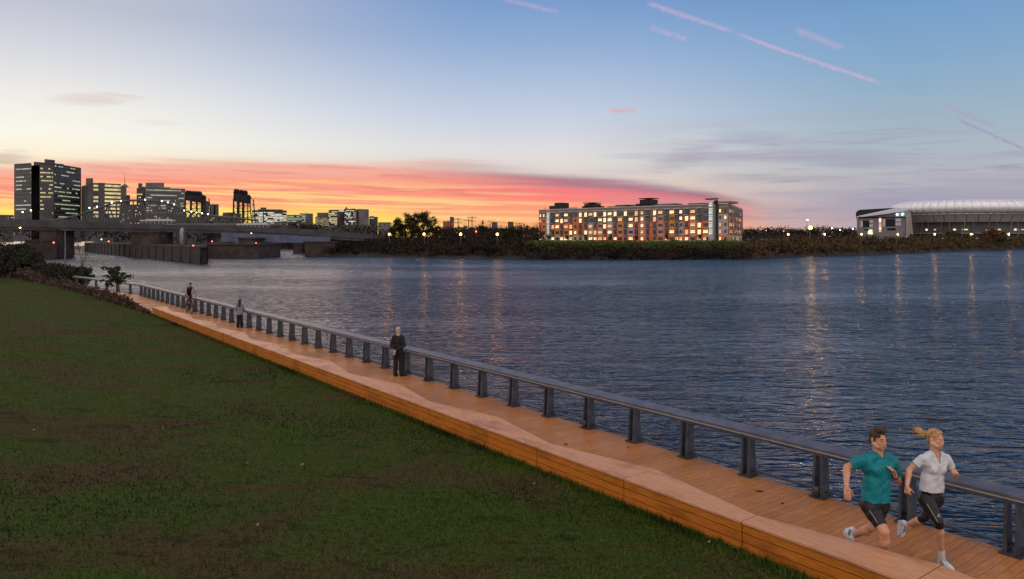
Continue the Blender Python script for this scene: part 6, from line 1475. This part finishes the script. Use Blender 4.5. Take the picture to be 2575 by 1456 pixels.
# ---------------------------------------------------------------- people farther along the boardwalk
def standing(label, pos, S, fwd, hairm, hair_long, topm, botm, arms_, skirt=False, sk=None, lean=0.0):
    """figure in its own metres: x to its right, y forward, z up"""
    sk = sk or skin_d; r_ = thing("person", label, "person", pos, math.atan2(-fwd[0], fwd[1]))
    V3 = lambda x, y, z: Vector((x*S, y*S, z*S)); I = Matrix.Identity(3)
    hp, T = head_prims(V3(0.0, 0.02+lean, 1.66), frame((arms_.get('turn', 0.0), 1, 0), (0, 0, 1)), S); hM = frame((arms_.get('turn', 0.0), 1, 0), (0, 0, 1))
    tor = [ell_(V3(0,-0.01+lean*0.7,1.27),(0.160*S,0.105*S,0.19*S)), ell_(V3(0,lean*0.4,1.06),(0.140*S,0.098*S,0.17*S)), ell_(V3(0,0,0.93),(0.155*S,0.110*S,0.12*S)), cap(V3(-0.15,-0.005+lean,1.42),V3(0.15,-0.005+lean,1.42),0.064*S,0.064*S)]
    nk = [cap(V3(0,lean,1.44),V3(0,0.005+lean,1.60),0.058*S,0.052*S)]
    ar, hd, slv = [], [], []
    for sx, s in ((-1, 'L'), (1, 'R')):
        a = V3(sx*0.175, lean, 1.395); e, w_, hdir, pn, cl = [arms_[s][k] for k in range(5)]; e, w_ = V3(*e), V3(*w_)
        ar += [cap(a, e, 0.050*S, 0.040*S), cap(e, w_, 0.040*S, 0.028*S)]; slv += [cap(a, e, 0.050*S, 0.046*S), cap(e, lerp(e, w_, 0.93), 0.046*S, 0.036*S)]; hd += hand(w_, Vector(hdir), Vector(pn), S, cl, sx if Vector(hdir).z < 0 else -sx)
    lg, tr = [], []
    for sx in (-1, 1):
        h, k_, a = V3(sx*0.09,0,0.90), V3(sx*0.10,0.02,0.50), V3(sx*0.115,0.0 if sx < 0 else 0.0,0.09)
        lg += [cap(h, k_, 0.085*S, 0.056*S), cap(k_, a, 0.055*S, 0.038*S)]
        wl = 0.085 if skirt else 0.068; tr += [cap(h, k_, 0.098*S, 0.080*S), cap(k_, a+V3(0,-0.01,-0.035), 0.080*S, wl*S)]
    body = meld(hp+tor+nk+ar+hd+lg, 0.011*S, "body", sk, r_, 3); face_parts(T, hM, S, body, lip_m, hairm)
    jk = meld(tor+slv+[ell_(V3(0,-0.005+lean*0.5,1.08),(0.158*S,0.108*S,0.26*S)), ell_(V3(0,0,0.88),(0.176*S,0.134*S,0.20*S))], 0.013*S, "jacket", topm, r_, 2, inflate=0.016*S); drop_faces(jk, lambda c0: c0.z < 0.80*S or (c0.z > 1.475*S and math.hypot(c0.x, c0.y-lean*S) < 0.07*S))
    for v in jk.data.vertices: v.co += v.normal*S*0.004*math.sin(36*v.co.z/S+19*v.co.x/S)
    tro = meld(tr+[ell_(V3(0,0,0.93),(0.152*S,0.108*S,0.11*S))], 0.012*S, "trousers", botm, r_, 3, inflate=0.004*S); drop_faces(tro, lambda c0: c0.z < 0.045*S)
    if topm is suit:
        m_ = MB(); m_.tube([V3(0,-0.138,1.02),V3(0,-0.145,0.90),V3(0,-0.140,0.81)],0.004*S,4); m_.build("jacket_vent", shoe_b, jk)
        cm = MB(); cm.tube([T(-0.055,-0.03,-0.13),T(0,-0.075,-0.125),T(0.055,-0.03,-0.13)],0.014*S,6); cm.build("shirt_collar", whitej, body)
    for sx in (-1, 1):
        f = (0.15, 1, 0) if sx < 0 else (0.9, 0.6, 0) if topm is suit else (0.2, 1, 0); fv = Vector(f).normalized(); h0 = V3(sx*0.115, 0, 0.006)-fv*0.06*S
        shoe(r_, h0, h0+fv*0.275*S, (0,0,1), S, shoe_b)
    hps = [ell_(T(0,-0.024,0.045),(0.080*S,0.094*S,0.086*S),hM), ell_(T(0,-0.055,-0.03),(0.066*S,0.052*S,0.065*S),hM), ell_(T(0,0.03,0.10),(0.056*S,0.05*S,0.032*S),hM)]
    if hair_long: hps += [cap(T(-0.03,-0.085,0.0),T(-0.04,-0.115,-0.36),0.064*S,0.046*S), cap(T(0.03,-0.085,0.0),T(0.04,-0.118,-0.40),0.064*S,0.040*S), cap(T(0,-0.09,0),T(0,-0.122,-0.42),0.064*S,0.04*S)]
    hair = meld(hps, 0.010*S, "hair", hairm, r_, 2); drop_faces(hair, lambda c0: (lambda q: q.y > 0.055 and q.z < 0.08)(hM.inverted() @ (c0-V3(0,0.02+lean,1.66))/S))
    return r_
YS = GY(946.0); xS = (1001.5-CU)*YS/F
standing("grey haired man in a dark suit seen from behind with hands clasped behind his back", (xS, YS, 0), 0.92, (0.12, 0.99), hair_gr, False, suit, suit,
    dict(L=((-0.255,-0.05,1.13),(-0.12,-0.19,0.93),(0.2,-0.2,-0.7),(0,-1,0.2),0.5), R=((0.25,-0.08,1.13),(-0.01,-0.20,0.97),(-0.75,-0.15,-0.45),(0,-1,0.1),0.7), turn=0.35), sk=skin_m)
pp = thing("paper", "small folded paper held behind the suited man's back", "paper", (xS-0.16, YS-0.20, 0.90)); m_ = MB(); m_.box((0,0,0),(0.07,0.012,0.10),0,0,Matrix.Rotation(0.5,3,'Y')); m_.build("folded_sheet", paper, pp)
YL = GY(824.0); xL = (603.0-CU)*YL/F
standing("woman with long black hair, white jacket and black trousers leaning on the railing", (xL, YL, 0), 0.83, (-0.18, 0.98), hair_bk, True, clothm("grey_white_jacket", (0.21, 0.195, 0.225), 0.8, 0.6, 8.0), clothm("black_trousers", (0.016, 0.012, 0.014), 0.8, 0.5, 6.0),
    dict(L=((-0.26,0.06,1.10),(-0.16,0.28,1.05),(0.3,1,0.0),(0,0,-1),0.4), R=((0.25,0.08,1.10),(0.12,0.28,1.05),(-0.3,1,0.0),(0,0,-1),0.4), turn=0.1), skirt=True, lean=0.03)
# ---------------------------------------------------------------- bicycle and its rider
YF, YR = GY(790.0), GY(785.5); pf, pr0 = Vector(((485-CU)*YF/F, YF)), Vector(((467-CU)*YR/F, YR)); hd_ = Vector((0.6, -0.8)); mid_ = (pf+pr0)/2; KB = 1.12
rzB = math.atan2(hd_.y, hd_.x)
bk = thing("bicycle", "black road bicycle with drop handlebars ridden along the boardwalk", "bicycle", (mid_.x, mid_.y, 0.002), rzB)
bkm = mat("bicycle_black", (0.012, 0.012, 0.014), 0.35); bks = mat("bicycle_steel", (0.25, 0.25, 0.27), 0.35, 0.8)
V3 = lambda x, y, z: Vector((x*KB, y*KB, z*KB))
def wheel(x):
    m_ = MB(); c0 = V3(x, 0, 0.335); ring = lambda R_, n=28: [c0+V3(math.cos(2*math.pi*k/n)*R_, 0, math.sin(2*math.pi*k/n)*R_) for k in range(n+1)]
    def torus(mb, R_, r, n=32, k=8):
        vs = [c0+Vector(((R_+r*math.cos(b))*math.cos(a), r*math.sin(b), (R_+r*math.cos(b))*math.sin(a)))*KB for a in [2*math.pi*i/n for i in range(n)] for b in [2*math.pi*q/k for q in range(k)]]
        mb.add(vs, [(i*k+q, ((i+1) % n)*k+q, ((i+1) % n)*k+(q+1) % k, i*k+(q+1) % k) for i in range(n) for q in range(k)], 0, True)
    wo = bpy.data.objects.new("wheel", None); COL.objects.link(wo); wo.parent = bk
    torus(m_, 0.318, 0.022); m_.build("tyre", rubber, wo); m_ = MB(); torus(m_, 0.292, 0.014); m_.build("rim", bkm, wo)
    m_ = MB(); m_.tube([c0+V3(0,-0.05,0), c0+V3(0,0.05,0)], 0.02*KB, 8)
    for k in range(18):
        a = 2*math.pi*k/18; m_.bar(c0+V3(0,0.03 if k % 2 else -0.03,0), c0+V3(math.cos(a)*0.3,0,math.sin(a)*0.3), 0.004*KB)
    m_.build("spokes", bks, wo)
wheel(0.50); wheel(-0.50)
bb, st_, sd_, hdT, hdB = V3(-0.06,0,0.28), V3(-0.20,0,0.80), V3(-0.225,0,0.93), V3(0.36,0,0.86), V3(0.395,0,0.72)
m_ = MB()
for a, b_, r in ((bb,st_,0.022),(st_,sd_,0.016),(st_,hdT,0.021),(bb,hdB,0.027),(hdT,hdB,0.024)): m_.tube([a,b_],r*KB,8)
for y in (-0.05,0.05): m_.tube([bb+V3(0,y*0.5,0),V3(-0.5,y,0.335)],0.009*KB,6); m_.tube([st_+V3(0,y*0.4,-0.02),V3(-0.5,y,0.335)],0.008*KB,6)
m_.build("frame", bkm, bk)
m_ = MB()
for y in (-0.05,0.05): m_.tube([hdB+V3(0,y*0.8,0),V3(0.46,y,0.5),V3(0.50,y,0.335)],[0.014*KB,0.012*KB,0.009*KB],6)
m_.build("fork", bkm, bk)
m_ = MB(); m_.tube([hdT,V3(0.345,0,0.92),V3(0.43,0,0.95)],0.014*KB,8); m_.tube([V3(0.43,-0.21,0.95),V3(0.43,0.21,0.95)],0.013*KB,8)
for y in (-0.21,0.21): m_.tube([V3(0.43,y,0.95),V3(0.51,y,0.945),V3(0.54,y,0.88),V3(0.50,y,0.82),V3(0.42,y,0.815)],0.013*KB,8); m_.tube([V3(0.52,y,0.95),V3(0.55,y,0.99)],0.016*KB,6)
m_.build("handlebar", bkm, bk)
m_ = MB(); m_.add([tuple(V3(*p)) for p in ((-0.37,-0.07,0.945),(-0.37,0.07,0.945),(-0.22,0.035,0.955),(-0.08,0.018,0.945),(-0.08,-0.018,0.945),(-0.22,-0.035,0.955),(-0.36,-0.06,0.905),(-0.36,0.06,0.905),(-0.09,0.012,0.92),(-0.09,-0.012,0.92))],[(0,5,2,1),(5,4,3,2),(6,7,8,9),(0,1,7,6),(1,2,3,8,7),(3,4,9,8),(0,6,9,4,5)]); m_.build("saddle", bkm, bk)
m_ = MB(); m_.tube([bb+V3(0,-0.07,0),bb+V3(0,0.07,0)],0.014*KB,8); ang = math.radians(-70)
dc = V3(math.cos(ang)*0.17,0,math.sin(ang)*0.17); m_.tube([bb+V3(0,0.06,0),bb+V3(0,0.06,0)+dc],0.010*KB,6); m_.tube([bb+V3(0,-0.06,0),bb+V3(0,-0.06,0)-dc],0.010*KB,6)
m_.tube([bb+V3(0,-0.05,0),bb+V3(0,-0.046,0)],0.09*KB,20)
for y, q in ((0.10,dc),(-0.10,-dc)): m_.box(bb+V3(0,y,0)+q,(0.09*KB,0.07*KB,0.02*KB))
m_.build("crankset", bks, bk)
m_ = MB(); m_.tube([V3(-0.05,0.0,0.50),V3(-0.09,0.0,0.66)],0.035*KB,10); m_.build("water_bottle", mat("bottle_grey",(0.3,0.3,0.33),0.5), bk)
rd = thing("person", "cyclist in a dark sleeveless suit and helmet riding the black road bicycle", "person", (mid_.x, mid_.y, 0.002), rzB)
hM = frame((1, -0.15, -0.05), (0, 0, 1)); hp, T = head_prims(V3(0.22,0,1.60), hM, KB)
L_ = dict(hip=V3(-0.21,0.09,0.985), kn=V3(0.16,0.10,0.66), an=V3(-0.06,0.11,0.225)); R_ = dict(hip=V3(-0.21,-0.09,0.985), kn=V3(0.20,-0.10,0.86), an=V3(-0.16,-0.11,0.56))
foots = [(bb+V3(0,0.10,0.018)+dc, 1), (bb+V3(0,-0.10,0.018)-dc, -1)]
L_['an'] = foots[0][0]+V3(-0.10,0.0,0.085); R_['an'] = foots[1][0]+V3(-0.10,0.0,0.085)
tor = [cap(V3(-0.20,0,1.02),V3(-0.04,0,1.25),0.125*KB,0.130*KB), cap(V3(-0.04,0,1.25),V3(0.08,0,1.38),0.135*KB,0.11*KB), cap(V3(0.08,-0.13,1.39),V3(0.08,0.13,1.39),0.06*KB,0.06*KB), ell_(V3(-0.22,0,0.99),(0.12*KB,0.155*KB,0.11*KB))]
ar, hd, lg = [], [], []
for y in (-1, 1):
    a, e, w_ = V3(0.09,y*0.17,1.40), V3(0.24,y*0.23,1.16), V3(0.455,y*0.21,1.00); ar += [ell_(a,(0.055*KB,)*3), cap(a,e,0.047*KB,0.037*KB), cap(e,w_,0.038*KB,0.026*KB)]; hd += hand(w_, Vector((0.8,0,-0.45)), Vector((-0.3,0,-1)), KB, 0.9, -y)
for d_ in (L_, R_): lg += [cap(d_['hip'],d_['kn'],0.088*KB,0.054*KB), cap(d_['kn'],d_['an'],0.053*KB,0.036*KB), ell_(lerp(d_['kn'],d_['an'],0.3)+V3(-0.02,0,0),(0.048*KB,0.046*KB,0.08*KB))]
body = meld(hp+tor+ar+hd+lg+[cap(V3(0.10,0,1.42),T(0,-0.01,-0.06),0.056*KB,0.05*KB)], 0.011*KB, "body", skin_d, rd, 3); face_parts(T, hM, KB, body, lip_m, hair_br)
tri = clothm("dark_cycling_suit", (0.016, 0.015, 0.022), 0.5, 0.3, 8.0)
su = meld(tor+[cap(d_['hip'],lerp(d_['hip'],d_['kn'],0.7),0.09*KB,0.066*KB) for d_ in (L_, R_)], 0.011*KB, "cycling_suit", tri, rd, 2, inflate=0.007*KB)
drop_faces(su, lambda c0: (c0-V3(0.10,0,1.43)).length < 0.085*KB or (abs(c0.y) > 0.13*KB and c0.z > 1.30*KB) or any((c0-lerp(d_['hip'],d_['kn'],0.68)).dot(d_['kn']-d_['hip']) > 0 and (c0-lerp(d_['hip'],d_['kn'],0.68)).length < 0.12*KB for d_ in (L_, R_)))
m_ = MB(); hel = [ell_(T(0,-0.012,0.062),(0.090*KB,0.122*KB,0.080*KB),hM)]; ho = meld(hel, 0.009*KB, "helmet", mat("helmet_black",(0.02,0.02,0.022),0.3), rd, 1); drop_faces(ho, lambda c0: (hM.inverted() @ (c0-V3(0.22,0,1.60))/KB).z < 0.045)
m_ = MB()
for k in (-2,-1,0,1,2): m_.tube([T(k*0.028,0.105-abs(k)*0.012,0.075),T(k*0.034,0.06,0.128-abs(k)*0.008),T(k*0.034,-0.02,0.146-abs(k)*0.010),T(k*0.028,-0.10,0.118-abs(k)*0.008)],0.006*KB,5)
m_.build("helmet_rib", mat("helmet_white",(0.5,0.5,0.5),0.4), ho)
for (p, y), d_ in zip(foots, (L_, R_)):
    h0 = p+V3(-0.16,0,0.0); shoe(rd, h0, h0+V3(0.27,0,0.0), (0,0,1), KB, shoe_w if y > 0 else shoe_b)
